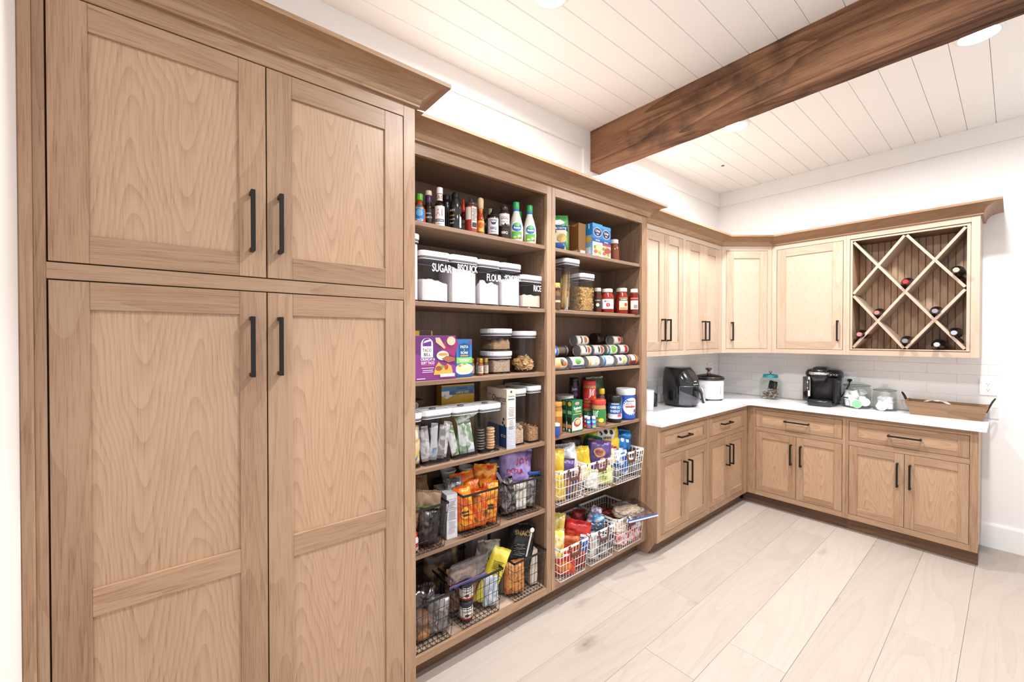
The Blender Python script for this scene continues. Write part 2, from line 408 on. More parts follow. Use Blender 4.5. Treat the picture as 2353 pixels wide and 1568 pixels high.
# tall cupboard (local x along the run, local y into the cabinet)
t = thing('tall_cabinet', 'tall oak pantry cupboard with two upper and two long lower shaker doors', 'cabinet', (.202, -.944, 0), R(90))
o = .944
box('carcass', OAKF, .002, .944, .03, .598, .101, 2.33, 'z', t)
box('scribe_strip', OAKF, -.008, .0135, -.008, .03, 0, 2.335, 'z', t, .003)
frame(t, [(.0135, .0325, .1, 2.335), (o - .0436, .944, .1, 2.335)], [(.0325, o - .0436, 1.6265, 1.664), (.0325, o - .0436, 2.2865, 2.335), (.0325, o - .0436, .1, .122)])
L0, L1, R0, R1 = o - .9082, o - .4755, o - .4725, o - .0466
front(t, L0, L1, 1.667, 2.283, (o - .512, 1.823, .172, 'v'))
front(t, R0, R1, 1.667, 2.283, (o - .4405, 1.826, .172, 'v'))
front(t, L0, L1, .125, 1.6235, (o - .5135, 1.465, .172, 'v'), mid=(.8205, .8868))
front(t, R0, R1, .125, 1.6235, (o - .4425, 1.4655, .172, 'v'), mid=(.8205, .8868))
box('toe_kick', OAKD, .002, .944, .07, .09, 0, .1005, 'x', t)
crown('crown_molding', [(-.004, 0), (.944, 0), (.944, .104)], 2.331, t)

# open shelf units
def shelf_unit(label, y0, y1, i0, i1, zs, s0, s1, mark):
    u = thing('shelf_unit', label, 'shelving unit', (0, y0, 0), R(90)); w = y1 - y0; a, b = i0 - y0, i1 - y0
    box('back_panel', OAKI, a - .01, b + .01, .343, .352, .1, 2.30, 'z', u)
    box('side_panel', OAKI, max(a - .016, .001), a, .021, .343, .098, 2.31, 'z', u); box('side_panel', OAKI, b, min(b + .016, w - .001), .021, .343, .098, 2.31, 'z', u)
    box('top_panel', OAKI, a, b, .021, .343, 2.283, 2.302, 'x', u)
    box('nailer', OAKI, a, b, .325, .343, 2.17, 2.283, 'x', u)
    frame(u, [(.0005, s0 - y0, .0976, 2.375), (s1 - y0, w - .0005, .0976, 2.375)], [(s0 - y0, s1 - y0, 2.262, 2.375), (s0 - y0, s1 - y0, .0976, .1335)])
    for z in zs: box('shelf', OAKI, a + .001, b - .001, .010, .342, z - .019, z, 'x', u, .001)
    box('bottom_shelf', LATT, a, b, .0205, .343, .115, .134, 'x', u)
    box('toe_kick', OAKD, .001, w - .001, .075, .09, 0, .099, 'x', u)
    h = MB()
    for z in [k * .032 + .22 for k in range(64)]:
        for yy in (.055, .29):
            h.loft([[(b - .0006, yy + .0026 * cos(q), z + .0026 * sin(q)) for q in [2 * pi * i / 8 for i in range(8)]], [(b + .004, yy + .0026 * cos(q), z + .0026 * sin(q)) for q in [2 * pi * i / 8 for i in range(8)]]])
    tag(h.obj('pin_holes', M('#2a1d15', .9), u), kind='stuff')
    return u
shelf_unit('open oak shelf unit beside the tall cupboard, with canisters and black wire baskets', 0.002, .9072, .0446, .873, (1.986, 1.645, 1.3028, .9258, .5600), .0446, .871, 0)
shelf_unit('open oak shelf unit beside the worktop, with cans, jars and white wire baskets', .9085, 1.8255, .9335, 1.7655, (1.986, 1.6458, 1.3034, .940, .5616), .9355, 1.7635, 1)
tag(crown('crown_molding', [(0, .005), (0, 1.8265), (-.399, 1.8265)], 2.3126), 'oak crown molding along the top of the two open shelf units', 'molding')

# base cabinets
def base(label, loc, rz, w, st, dr, drs, hd, depth, left_end=False, right_end=False, corner=0, rt_side=0):
    c = thing('base_cabinet', label, 'cabinet', loc, rz)
    box('carcass', OAKF, .018 if left_end else .001, w - .001, .03, depth, .1, .886, 'z', c)
    if left_end:   # end panel runs to the floor, notched for the toe kick
        m = MB(); pts = [(.02, .0995), (.02, .888), (depth, .888), (depth, 0), (.078, 0), (.066, .02)]
        b = len(m.v); m.v += [(0.0005, y, z) for y, z in pts] + [(.018, y, z) for y, z in pts]; n = len(pts)
        m.face(list(range(n)), [(y, z) for y, z in pts]); m.face([n + i for i in range(n)][::-1], [(y, z) for y, z in pts][::-1])
        for i in range(n): j = (i + 1) % n; m.face([i, n + i, n + j, j], [(0, 0), (.018, 0), (.018, .1), (0, .1)])
        m.obj('end_panel', OAKF, c)
    frame(c, [(a, b, .0995, .8885) for a, b in st], [(st[0][1], st[1][0], .853, .8885), (st[0][1], st[1][0], .6655, .702), (st[0][1], st[1][0], .0995, .1393)])
    a0, a1 = dr
    front(c, a0, a1, .705, .850, (hd[2], .783, hd[3], 'h'), 'drawer', st=.05, rl=.037)
    mid = (a0 + a1) / 2
    front(c, a0, mid - .0012, .1423, .6625, (hd[0], .511, .17, 'v'), st=.05, rl=.055)
    front(c, mid + .0012, a1, .1423, .6625, (hd[1], .511, .17, 'v'), st=.05, rl=.055)
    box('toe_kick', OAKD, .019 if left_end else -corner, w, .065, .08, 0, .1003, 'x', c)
    return c
y0 = 1.8272
base('base cupboard next to the open shelves, with finished oak end panel', (.08, y0, 0), R(90), 2.558 - y0, [(0, 1.8735 - y0), (2.5377 - y0, 2.558 - y0)], (1.876 - y0, 2.535 - y0), 0, (2.1785 - y0, 2.2485 - y0, 2.173 - y0, .165), .478, True)
y0 = 2.558
base('base cupboard in the inner corner, under the slow cooker', (.08, y0, 0), R(90), 3.305 - y0, [(0.0003, 2.5797 - y0), (3.2385 - y0, 3.3045 - y0)], (2.582 - y0, 3.236 - y0), 0, (2.876 - y0, 2.946 - y0, 2.859 - y0, .165), .478)
base('base cupboard under the teal-lidded jar and coffee maker', (.0805, 3.306, 0), 0, .7015, [(0, .068), (.6825, .7013)], (.0705, .6795), 0, (.3415, .4115, .381, .177), .49, corner=.06)
x0 = .782
base('base cupboard at the free end, under the wooden tray', (x0, 3.306, 0), 0, 1.4617 - x0, [(0.0003, .802 - x0), (1.4242 - x0, 1.4617 - x0)], (.8045 - x0, 1.4217 - x0), 0, (1.0785 - x0, 1.144 - x0, 1.1135 - x0, .177), .49)

# worktop
m = MB(); cr = .03
inner = [(.113 + cr - cr * cos(R(a)), 3.273 - cr + cr * sin(R(a))) for a in range(0, 91, 15)]
pl = [(XW + .0092, 1.8267), (.113, 1.8267)] + inner + [(1.4967, 3.273), (1.4967, YW - .0092), (XW + .0092, YW - .0092)]
m.loft([[(x, y, .889) for x, y in pl], [(x, y, .914) for x, y in pl]])
tag(m.obj('worktop', QUARTZ, bevel=.002, seg=2), 'white quartz L-shaped worktop on the oak base cupboards', 'worktop')

# wall cupboards
def upper(label, loc, rz, w, st, doors, depth, ztop=2.312, extra=None):
    c = thing('wall_cabinet', label, 'cabinet', loc, rz)
    if extra is None: box('carcass', OAKU, .001, w - .001, .03, depth, 1.362, ztop, 'z', c)
    else: extra(c)
    frame(c, [(a, b, 1.3527, ztop) for a, b in st], [(st[0][1], st[1][0], 1.3527, 1.3897), (st[0][1], st[1][0], 2.263, ztop)], LATT)  # pale oak here too carries the strong light in its colour
    for a0, a1, h in doors: front(c, a0, a1, 1.3924, 2.2602, (h, 1.545, .165, 'v'), panel=OAKU, rim=OAKV)
    return c
y0 = 1.8275
upper('wall cupboard next to the open shelves, with two narrow doors', (-.057, y0, 0), R(90), 2.443 - y0, [(0, .036), (2.4217 - y0, 2.443 - y0)], [(1.866 - y0, 2.1418 - y0, 2.1085 - y0), (2.1442 - y0, 2.419 - y0, 2.184 - y0)], .342)
y0 = 2.4435
upper('wall cupboard left of the angled corner cupboard, with two narrow doors', (-.057, y0, 0), R(90), 3.095 - y0, [(0, 2.466 - y0), (3.0457 - y0, 3.095 - y0)], [(2.4688 - y0, 2.7548 - y0, 2.7305 - y0), (2.7572 - y0, 3.043 - y0, 2.801 - y0)], .342)
def dcar(c):
    an = math.atan2(.3467, .2825); m = MB(); ca, sa = cos(-an), sin(-an)
    ptsw = [(-.053, 3.1), (.2215, 3.441), (.2215, YW - .001), (XW + .001, YW - .001), (XW + .001, 3.1)]
    loc = [((x + .057) * ca - (y - 3.096) * sa, (x + .057) * sa + (y - 3.096) * ca) for x, y in ptsw]
    loc = [(x, max(y, .03) if i < 2 else y) for i, (x, y) in enumerate(loc)]
    m.loft([[(x, y, 1.362) for x, y in loc], [(x, y, 2.312) for x, y in loc]]); m.obj('carcass', OAKU, c)
upper('angled corner wall cupboard with one door', (-.057, 3.096, 0), math.atan2(.3467, .2825), .4472, [(.0005, .0375), (.4078, .4467)], [(.0402, .405, .0865)], .3, extra=dcar)
x0 = .2258
upper('wall cupboard with one wide door between the corner cupboard and wine rack', (x0, 3.4427, 0), 0, .752 - x0, [(0, .263 - x0), (.733 - x0, .752 - x0)], [(.266 - x0, .730 - x0, .7005 - x0)], .356)
# wine rack cupboard
x0 = .7525
def rack(c):
    w = 1.4555 - x0; X0, X1 = .774 - x0, 1.4155 - x0; Z0, Z1 = 1.3924, 2.2602
    box('side_panel', OAKB, .001, X0 + .012, .021, .356, 1.3535, 2.312, 'z', c); box('side_panel', OAKU, X1 - .012, w - .0005, .021, .356, 1.3535, 2.312, 'z', c)
    box('bottom_panel', OAKB, X0 + .012, X1 - .012, .021, .356, 1.36, Z0 + .008, 'x', c); box('top_panel', OAKI, X0 + .012, X1 - .012, .021, .356, Z1 - .010, 2.312, 'x', c)
    box('back_panel', OAKI, X0 + .012, X1 - .012, .264, .356, Z0 + .008, Z1 - .01, 'z', c)
    k = X0 + .0125
    while k < X1 - .02:
        box('bead_board', OAKB, k + .0012, min(k + .0376, X1 - .0125), .254, .2645, Z0 + .0085, Z1 - .0105, 'z', c, .003); k += .0388
    for a, b in ((X0 + .003, X0 + .016), (X1 - .0195, X1 - .003)): box('rack_stile', LATT, a, b, .0025, .02, Z0 + .003, Z1 - .003, 'z', c)
    for a, b in ((Z0 + .003, Z0 + .0115), (Z1 - .0145, Z1 - .003)): box('rack_rail', LATT, X0 + .016, X1 - .0195, .0026, .02, a, b, 'x', c)
    ix0, ix1, iz0, iz1 = X0 + .0165, X1 - .02, Z0 + .0118, Z1 - .0148
    xm, zm = (ix0 + ix1) / 2, (iz0 + iz1) / 2
    for (a, b), (p, q) in (((ix0, iz1), (ix1, iz0)), ((xm, iz1), (ix1, zm)), ((ix0, zm), (xm, iz0)), ((ix0, iz0), (ix1, iz1)), ((ix0, zm), (xm, iz1)), ((xm, iz0), (ix1, zm))):
        m = MB(); d = Vector((p - a, 0, q - b)); n = Vector((-d.z, 0, d.x)).normalized() * .0085
        up = d.z > 0; A, B = Vector((a, 0, b)), Vector((p, 0, q)); dn = d.normalized()
        # trim the ends so the boards stay inside the rack opening
        def clip(P, sgn):
            e = .0105; return P + dn * sgn * e
        A2, B2 = clip(A, 1), clip(B, -1); ya, yb = (.004, .25) if up else (.0045, .2495)
        m.box(0, 1, 0, 1, 0, 1, 'x'); k8 = []
        for x in (A2, B2):
            for y in (ya, yb):
                for s in (-1, 1): k8.append(x + n * s + Vector((0, y, 0)))
        m.v = [tuple(v) for v in k8]; L = d.length
        m.u = [[((i // 2) % 2 * .25 + (i % 2) * .017, (i // 4) * L) for i in f] for f in m.f]
        m.obj('divider', LATT, c)
upper('oak wine rack cupboard with diagonal lattice at the free end', (x0, 3.4427, 0), 0, 1.4555 - x0, [(0, .774 - x0), (1.4155 - x0, 1.4555 - x0)], [], .356, extra=rack)
tag(crown('crown_molding', [(-.057, 1.828), (-.057, 3.096), (.2255, 3.4427), (1.4555, 3.4427), (1.4555, YW - .001)], 2.3035), 'oak crown molding along the top of the wall cupboards and wine rack', 'molding')
# ------------------------------------------------------------------ item builders
FONT = {}
def text_pts(body, size, xs=1.0, align='C'):
    k = body
    if k not in FONT:
        c = bpy.data.curves.new('t', 'FONT'); c.body = body; c.align_x = 'CENTER'; c.resolution_u = 3; c.offset = .012
        o_ = bpy.data.objects.new('t', c); me = bpy.data.meshes.new_from_object(o_)
        FONT[k] = ([tuple(v.co) for v in me.vertices], [tuple(p.vertices) for p in me.polygons])
        bpy.data.objects.remove(o_); bpy.data.curves.remove(c); bpy.data.meshes.remove(me)
    vs, fs = FONT[k]
    return [(x * size * xs, (y - .33) * size) for x, y, z in vs], fs
def put_text(m, body, size, fn, mi, xs=1.0):
    """fn maps flat (x, y) text coordinates to a point on the printed surface"""
    P, F = text_pts(body, size, xs); b = len(m.v)
    m.v += [tuple(fn(x, y)) for x, y in P]
    for f in F: m.face([b + i for i in f], None, mi)
class Mats:
    def __init__(s): s.l = []
    def __call__(s, mt):
        if isinstance(mt, str): mt = M(mt, .45)
        if mt not in s.l: s.l.append(mt)
        return s.l.index(mt)
def shape_pts(kind, u, v, w, h, n=20):
    if kind == 'r': return [(u - w / 2, v - h / 2), (u + w / 2, v - h / 2), (u + w / 2, v + h / 2), (u - w / 2, v + h / 2)]
    if kind == 'e': return [(u + w / 2 * cos(2 * pi * i / n), v + h / 2 * sin(2 * pi * i / n)) for i in range(n)]
    if kind == 'd': return [(u - w / 2, v - h / 2), (u + w / 2, v - h / 2)] + [(u + w / 2 * cos(pi * i / n), v + h / 2 - w / 2 + w / 2 * sin(pi * i / n)) for i in range(n + 1)]
    return [(u + a * w, v + b * h) for a, b in kind]
def print_flat(parent, name, fmap, items, off=.0004):
    """items: ('p', kind, u, v, w, h, mat) patches or ('t', text, u, v, size, mat, xs)"""
    m = MB(); mt = Mats()
    for k, it in enumerate(items):
        e = off * (1 + k * .35)
        if it[0] == 'p':
            pts = shape_pts(*it[1:6]); m.poly([fmap(a, b, e) for a, b in pts], mt(it[6]))
        else:
            _, body, u, v, sz, mat = it[:6]
            put_text(m, body, sz, lambda x, y: fmap(u + x, v + y, e), mt(mat), it[6] if len(it) > 6 else 1.0)
    return m.obj(name, mt.l, parent)
def print_round(parent, name, rfn, items, off=.0004, phi0=0, n=10):
    """curved printing on a lathe body; u is arc length, rfn(z) the radius"""
    m = MB(); mt = Mats()
    for k, it in enumerate(items):
        e = off * (1 + k * .35)
        def fm(u, v):
            r = rfn(v) + e; a = phi0 + u / max(rfn(v), .005); return (r * sin(a), -r * cos(a), v)
        if it[0] == 'p':
            _, kind, u, v, w, h, mat = it; q = mt(mat); nn = max(4, int(w / .006))
            if kind == 'r':
                zs = [v - h / 2 + h * j / 6 for j in range(7)]; b = len(m.v)
                for i in range(nn + 1):
                    for z in zs: m.v.append(fm(u - w / 2 + w * i / nn, z))
                for i in range(nn):
                    for j in range(6): m.face([b + i * 7 + j, b + (i + 1) * 7 + j, b + (i + 1) * 7 + j + 1, b + i * 7 + j + 1], None, q, True)
            else:
                pts = shape_pts(kind, u, v, w, h, 24); b = len(m.v); N = len(pts); K = 5
                for r_ in range(1, K + 1): m.v += [fm(u + (p[0] - u) * r_ / K, v + (p[1] - v) * r_ / K) for p in pts]
                m.face([b + i for i in range(N)], None, q, True)
                for r_ in range(K - 1):
                    for i in range(N): j = (i + 1) % N; m.face([b + r_ * N + i, b + (r_ + 1) * N + i, b + (r_ + 1) * N + j, b + r_ * N + j], None, q, True)
        else:
            _, body, u, v, sz, mat = it[:6]
            put_text(m, body, sz, lambda x, y: fm(u + x, v + y), mt(mat), it[6] if len(it) > 6 else 1.0)
    return m.obj(name, mt.l, parent)
def prof_r(prof):
    def f(z):
        for (r0, z0), (r1, z1) in zip(prof, prof[1:]):
            if z1 > z0 and z0 <= z <= z1: return r0 + (r1 - r0) * (z - z0) / (z1 - z0)
        return prof[0][0]
    return f
def scatter_text(items, u, v, w, h, rows, mat):
    for i in range(rows):
        ww = w * random.uniform(.6, 1); items.append(('p', 'r', u - (w - ww) / 2 * random.choice((0, 1)), v + h / 2 - h * (i + .5) / rows, ww, h / rows * .38, mat))
    return items
RZ = R(90)
def bottle(name, label, cat, x, y, z, body, bmat, cap, cmat, items=(), phi=-.55, rz=0, group=None, n=24, extra=None):
    t = thing(name, label, cat, (x, y, z), RZ + rz, group)
    MB().lathe(body, n).obj('body', bmat, t)
    if cap: MB().lathe(cap, n).obj('cap', cmat, t)
    if items: print_round(t, 'label_print', prof_r(body), list(items), phi0=phi)
    if extra: extra(t)
    return t
def carton(name, label, cat, x, y, z, w, d, h, mat, F=(), L=(), T=(), rz=0, group=None, bevel=.0008):
    """box: local front at y=0 facing the room, left side facing the camera side"""
    t = thing(name, label, cat, (x, y, z), RZ + rz, group)
    box('body', mat if not isinstance(mat, str) else M(mat, .5), -w / 2, w / 2, 0, d, 0, h, parent=t, bevel=bevel)
    if F: print_flat(t, 'front_print', lambda u, v, e: (u, -e, v), F)
    if L: print_flat(t, 'side_print', lambda u, v, e: (-w / 2 - e, d - u if 0 else d / 2 - u, v), L)
    if T: print_flat(t, 'top_print', lambda u, v, e: (u, d / 2 + v, h + e), T)
    return t
def rsq(w, d, r, n=5):
    P = []
    for cx, cy, a0 in ((w / 2 - r, -d / 2 + r, -90), (w / 2 - r, d / 2 - r, 0), (-w / 2 + r, d / 2 - r, 90), (-w / 2 + r, -d / 2 + r, 180)):
        for i in range(n + 1):
            a = R(a0 + 90 * i / n); P.append((cx + r * cos(a), cy + r * sin(a)))
    return P
def ring(P, z, s=1.0): return [(x * s, y * s, z) for x, y in P]
WHITEP = M('#f2f1f4', .35); GASK = M('#6f6c72', .4)
def canister(label, x, y, z, w, d, h, rr=.022, rz=0, group=None, text=None, round_=False, lidtop=True):
    """clear storage canister with white push-button lid; x,y is the middle"""
    t = thing('canister', label, 'canister', (x, y, z), RZ + rz, group)
    P = rsq(w, d, rr if not round_ else min(w, d) * .42, 6); lh = .022
    Q = rsq(w - .008, d - .008, rr * .8 if not round_ else min(w, d) * .41, 6)
    m = MB(); m.loft([ring(P, .004, .97), ring(P, .010), ring(P, h - lh - .012)], sm=True, cap1=False)
    tag(m.obj('body', ACRYL, t), 'clear plastic body')
    m = MB(); m.loft([ring(P, 0, .955), ring(P, .004, .97)], sm=True); m.obj('base', BASEP, t)
    MB().loft([ring(P, h - lh - .013, 1.004), ring(P, h - lh - .0045, 1.004)], sm=True).obj('gasket', GASK, t)
    MB().loft([ring(P, h - lh - .0165, 1.006), ring(P, h - lh - .0135, 1.006)], sm=True, cap0=False, cap1=False).obj('gasket_rim', WHITEP, t)
    P2 = rsq(w + .006, d + .006, (rr + .003) if not round_ else min(w, d) * .43, 6)
    m = MB(); m.loft([ring(P2, h - lh - .004, .985), ring(P2, h - lh), ring(P2, h - .007), ring(P2, h - .002, .985), ring(P2, h - .002, .80), ring(P2, h - .006, .78)], sm=False)
    tag(m.obj('lid', WHITEP, t, bevel=.0012), 'white lid')
    m = MB(); m.lathe([(.016, h - .006), (.016, h - .001), (.013, h + .0005)], 20, c=(0, 0, 0)); m.obj('lid_button', GASK, t)
    if text:
        body, u, v, sz, xs = text
        print_flat(t, 'lettering', lambda a, b, e: (a, -d / 2 - e - .0003, b), [('t', body, u, v, sz, M('#ffffff', .5), xs)])
    return t
def fill(name, label, cat, x, y, z, w, d, h0, mat, slope=(0, 0), bumps=.004, rr=.02, nx=14, rz=0, seed=0, kind='stuff', hump=0):
    """loose contents: a block with an uneven heaped top"""
    m = MB(); rnd = random.Random(seed); N = nx
    def top(i, j):
        a, b = i / N - .5, j / N - .5
        return max(.004, h0 + slope[0] * a + slope[1] * b + hump * (1 - 4 * a * a) * (1 - 4 * b * b) + bumps * 2 * noise.noise(Vector((a * 5 + seed, b * 5, seed * .7))) + rnd.uniform(-.25, .25) * bumps)
    def sq(i, j):   # grid squeezed to rounded corners
        a, b = 2 * i / N - 1, 2 * j / N - 1
        k = 1 - .10 * (a * a * b * b) ** 1.5
        return a * w / 2 * k, b * d / 2 * k
    for j in range(N + 1):
        for i in range(N + 1):
            p = sq(i, j); m.v.append((p[0], p[1], top(i, j)))
    for j in range(N):
        for i in range(N): q = j * (N + 1) + i; m.face([q, q + 1, q + N + 2, q + N + 1], None, 0, True)
    per = [(i, 0) for i in range(N)] + [(N, j) for j in range(N)] + [(i, N) for i in range(N, 0, -1)] + [(0, j) for j in range(N, 0, -1)]
    b = len(m.v); top_i = [j * (N + 1) + i for i, j in per]
    m.v += [(*sq(i, j), 0) for i, j in per]; k = len(per)
    for i in range(k): m.face([b + i, b + (i + 1) % k, top_i[(i + 1) % k], top_i[i]], None, 0, False)
    m.face([b + i for i in range(k)][::-1])
    o_ = m.obj(name, mat, None, (x, y, z), (0, 0, RZ + rz))
    return tag(o_, label, cat, None, kind)
def pile(name, label, cat, mat, cx, cy, z, w, d, n, mk, seed=1, layers=None):
    """heaped bits as one object: mk(m, random, centre) adds one bit"""
    m = MB(); rnd = random.Random(seed)
    for i in range(n): mk(m, rnd, i)
    return tag(m.obj(name, mat, None, (cx, cy, z), (0, 0, RZ)), label, cat, None, 'stuff')
def bag(name, label, cat, x, y, z, w, h, th, mats, rz=0, tilt=0, roll=0, seed=0, texts=(), group=None, crinkle=1.0, clip=False, rnd_top=0., N=18, pinch=0.):
    """pillow pouch standing on its bottom edge, front facing local -y; (x, y, z) is the bottom middle"""
    t = thing(name, label, cat, (x, y, z), 0, group)
    t.rotation_euler = (R(tilt), R(roll), RZ + R(rz))
    sd = seed * 3.17
    def surf(u, v, s):
        # u,v in -1..1
        e = max(0., 1 - u ** 4) ** .5 * max(0., 1 - v ** 6) ** .6
        yy = s * th / 2 * e
        nz = noise.noise(Vector((u * 1.9 + sd, v * 2.3, s * 1.7 + sd))) * .5 + noise.noise(Vector((u * 4.5, v * 5 + sd, s * 2.))) * .35 + abs(noise.noise(Vector((u * 9 + sd, v * 9, s)))) * .22
        yy += nz * th * .22 * crinkle * min(1, e * 1.6)
        xx = u * w / 2 * (1 - .07 * (1 - v * v) * -1 * .3 - .05 * abs(v) ** 4 - pinch * max(0, v) ** 2) + noise.noise(Vector((u * 3 + sd, v * 3, 5.))) * w * .025 * crinkle
        zz = (v + 1) / 2 * h + noise.noise(Vector((u * 3, v * 3 + sd, 9.))) * h * .02 * crinkle * (v > -.98)
        if v > .6: yy += rnd_top * (v - .6) * th
        return xx, yy, max(zz, 0)
    m = MB()
    for s in (-1, 1):
        b = len(m.v)
        for j in range(N + 1):
            for i in range(N + 1): m.v.append(surf(2 * i / N - 1, 2 * j / N - 1, s))
        for j in range(N):
            for i in range(N):
                q = b + j * (N + 1) + i; f = [q, q + 1, q + N + 2, q + N + 1]
                m.face(f if s < 0 else f[::-1], None, 0 if s < 0 or len(mats) < 2 else 1, True)
    m.obj('pouch', mats[:1] if len(mats) < 2 else mats, t)
    # crimped seal along the top edge
    c = MB(); K = 24
    pts = []
    for i in range(K + 1):
        u = 2 * i / K - 1; p = surf(u, 1, -1); q = .0018 * (1 if i % 2 else -1)
        pts.append((p[0], p[1] + q, p[2]))
    for i in range(K):
        a, b_ = pts[i], pts[i + 1]
        c.poly([(a[0], a[1], a[2] - .001), (b_[0], b_[1], b_[2] - .001), (b_[0], b_[1], b_[2] + .010), (a[0], a[1], a[2] + .010)])
    c.obj('top_seal', mats[:1], t)
    if texts:
        m = MB(); mt = Mats()
        for k, it in enumerate(texts):
            e = .0026 + .0010 * k
            def fm(a, b_):
                u, v = max(-.98, min(.98, a / (w / 2))), max(-.98, min(.98, 2 * b_ / h - 1)); p = surf(u, v, -1); return (p[0], p[1] - e, p[2])
            if it[0] == 'p':
                pts = shape_pts(*it[1:6]); N2 = len(pts); b = len(m.v)
                # subdivided fan so the print follows the creases
                cu, cv = it[2], it[3]; rows = 5
                for r_ in range(rows + 1):
                    for a, b_ in pts: m.v.append(fm(cu + (a - cu) * r_ / rows, cv + (b_ - cv) * r_ / rows))
                for r_ in range(rows):
                    for i in range(N2): j = (i + 1) % N2; m.face([b + r_ * N2 + i, b + (r_ + 1) * N2 + i, b + (r_ + 1) * N2 + j, b + r_ * N2 + j], None, mt(it[6]), True)
            else: put_text(m, it[1], it[4], lambda a, b_: fm(it[2] + a, it[3] + b_), mt(it[5]), it[6] if len(it) > 6 else 1.)
        m.obj('pouch_print', mt.l, t)
    return t
_B = {}
def basket(label, x, y, z, w, d, h, col, rz=0, group=None, taper=.86, handle=True, nv=9):
    """wire basket; (x, y) is the middle of the rim front edge"""
    mat = M('#f1eff0', .4) if col == 'white' else M('#2b2828', .45, .4)
    t = thing('wire_basket', label, 'basket', (x, y, z), RZ + rz, group)
    def P(a, b, k):   # a,b in -1..1 across and deep, k height 0..1
        s = taper + (1 - taper) * k
        return (a * w / 2 * s, d / 2 + b * d / 2 * (1 - (1 - s) * .55), .004 + k * (h - .006))
    def loop(k, n=4): return [P(-1, -1, k), P(1, -1, k), P(1, 1, k), P(-1, 1, k)]
    rw = .0017 if col == 'white' else .0013
    m = MB()
    for k in (0, .25, .5, .75):
        L = loop(k)
        for i in range(4): m.tube([L[i], L[(i + 1) % 4]], rw, 5)
    for i in range(nv + 1):
        a = 2 * i / nv - 1
        m.tube([P(a, -1, 1), P(a, -1, 0), P(a, 1, 0), P(a, 1, 1)], rw, 5)
    nd = int(nv * d / w)
    for i in range(1, nd):
        b = 2 * i / nd - 1
        m.tube([P(-1, b, 1), P(-1, b, 0), P(1, b, 0), P(1, b, 1)], rw, 5)
    m.obj('wire_grid', mat, t)
    m = MB(); L = loop(1)
    for i in range(4):
        A, B = Vector(L[i]), Vector(L[(i + 1) % 4]); dd = (B - A).normalized(); nn = Vector((dd.y, -dd.x, 0)) * .002
        e = dd * .002; hh = .011 if col == 'white' else .009
        k8 = [A - e + nn, B + e + nn, B + e - nn, A - e - nn]
        m.loft([[(p.x, p.y, p.z - hh) for p in k8], [(p.x, p.y, p.z + .001) for p in k8]])
    m.obj('rim', mat, t)
    if col == 'white' and handle:
        lm = M('#5b3526', .6); hm = MB(); ys = P(0, -1, .8)[1]
        for s in (-1, 1):
            q = [(s * .045, P(0, -1, 1)[1] - .005, h + .001), (s * .045, P(0, -1, .8)[1] - .008, h * .86), (s * .026, P(0, -1, .6)[1] - .014, h * .70)]
            for a, b in zip(q, q[1:]):
                hm.loft([[(a[0] - .008, a[1] - .0015, a[2]), (a[0] + .008, a[1] - .0015, a[2]), (a[0] + .008, a[1] + .0015, a[2]), (a[0] - .008, a[1] + .0015, a[2])],
                         [(b[0] - .008, b[1] - .0015, b[2]), (b[0] + .008, b[1] - .0015, b[2]), (b[0] + .008, b[1] + .0015, b[2]), (b[0] - .008, b[1] + .0015, b[2])]])
        b = q[2]; hm.box(-.034, .034, b[1] - .003, b[1] + .003, b[2] - .008, b[2] + .008)
        tag(hm.obj('handle', lm, t, bevel=.0008), 'brown leather strap handle')
        rv = MB()
        for s in (-1, 1):
            for zz in (.95, .88): rv.lathe([(.0026, 0), (.002, -.0015)], 8, c=(s * .045, P(0, -1, zz)[1] - .0085, h * zz), axis='y')
        rv.obj('rivets', M('#c9a878', .3, .8), t)
    return t
# ------------------------------------------------------------------ left unit, top shelf: sauces
WHT, BLK, NAVY, RED = '#f3f1ee', '#171413', '#1f2f63', '#b3201f'
def bp(r, h, nr, zs, zn, k=5):
    P = [(r * .92, 0), (r, .004), (r, zs)]
    for i in range(1, k + 1):
        q = i / k; s = q * q * (3 - 2 * q); P.append((r + (nr - r) * s, zs + (zn - zs) * q))
    return P + [(nr, h)]
def cp_(r, z0, z1): return [(r, z0), (r * 1.02, z0 + .002), (r * 1.02, z1 - .003), (r * .94, z1)]
Z1 = 1.9866
SAUCE = M('#4a1c10', .12, 0, .6); DARKS = M('#1c0f0c', .12, 0, .6)
b = bp(.026, .105, .013, .06, .088)
bottle('sauce_bottle', 'amber taco sauce bottle with green cap and blue label, beside the tall cupboard', 'bottle', -.06, .152, Z1, b, M('#a24a1c', .12), cp_(.0145, .103, .132), M('#5fae3c', .35),
       [('p', 'e', 0, .042, .05, .075, M('#2b77bd', .35)), ('p', 'e', 0, .045, .03, .03, M('#6fb0d8', .35)), ('t', 'TACO', 0, .014, .013, '#ffffff', .9), ('t', 'Ortega', 0, .066, .011, '#f1c84a')], -.5)
b = bp(.0185, .128, .0125, .08, .104)
bottle('sauce_bottle', 'slim dark sauce bottle with purple neck wrap and pale cap', 'bottle', -.065, .198, Z1, b, DARKS, cp_(.0145, .136, .157), M('#d9bfae', .4),
       [('p', 'r', 0, .116, .08, .024, M('#4b2350', .4)), ('p', 'r', 0, .045, .06, .055, M('#1b1512', .5)), ('t', 'TARTY', 0, .036, .011, '#e9e2da'), ('t', 'sauce', 0, .055, .009, '#e9e2da')], -.5,
       extra=lambda t: MB().lathe([(.0135, .103), (.0142, .105), (.0142, .136), (.0130, .137)], 20).obj('neck_wrap', M('#4b2350', .4), t))
b = bp(.0235, .15, .0115, .092, .125)
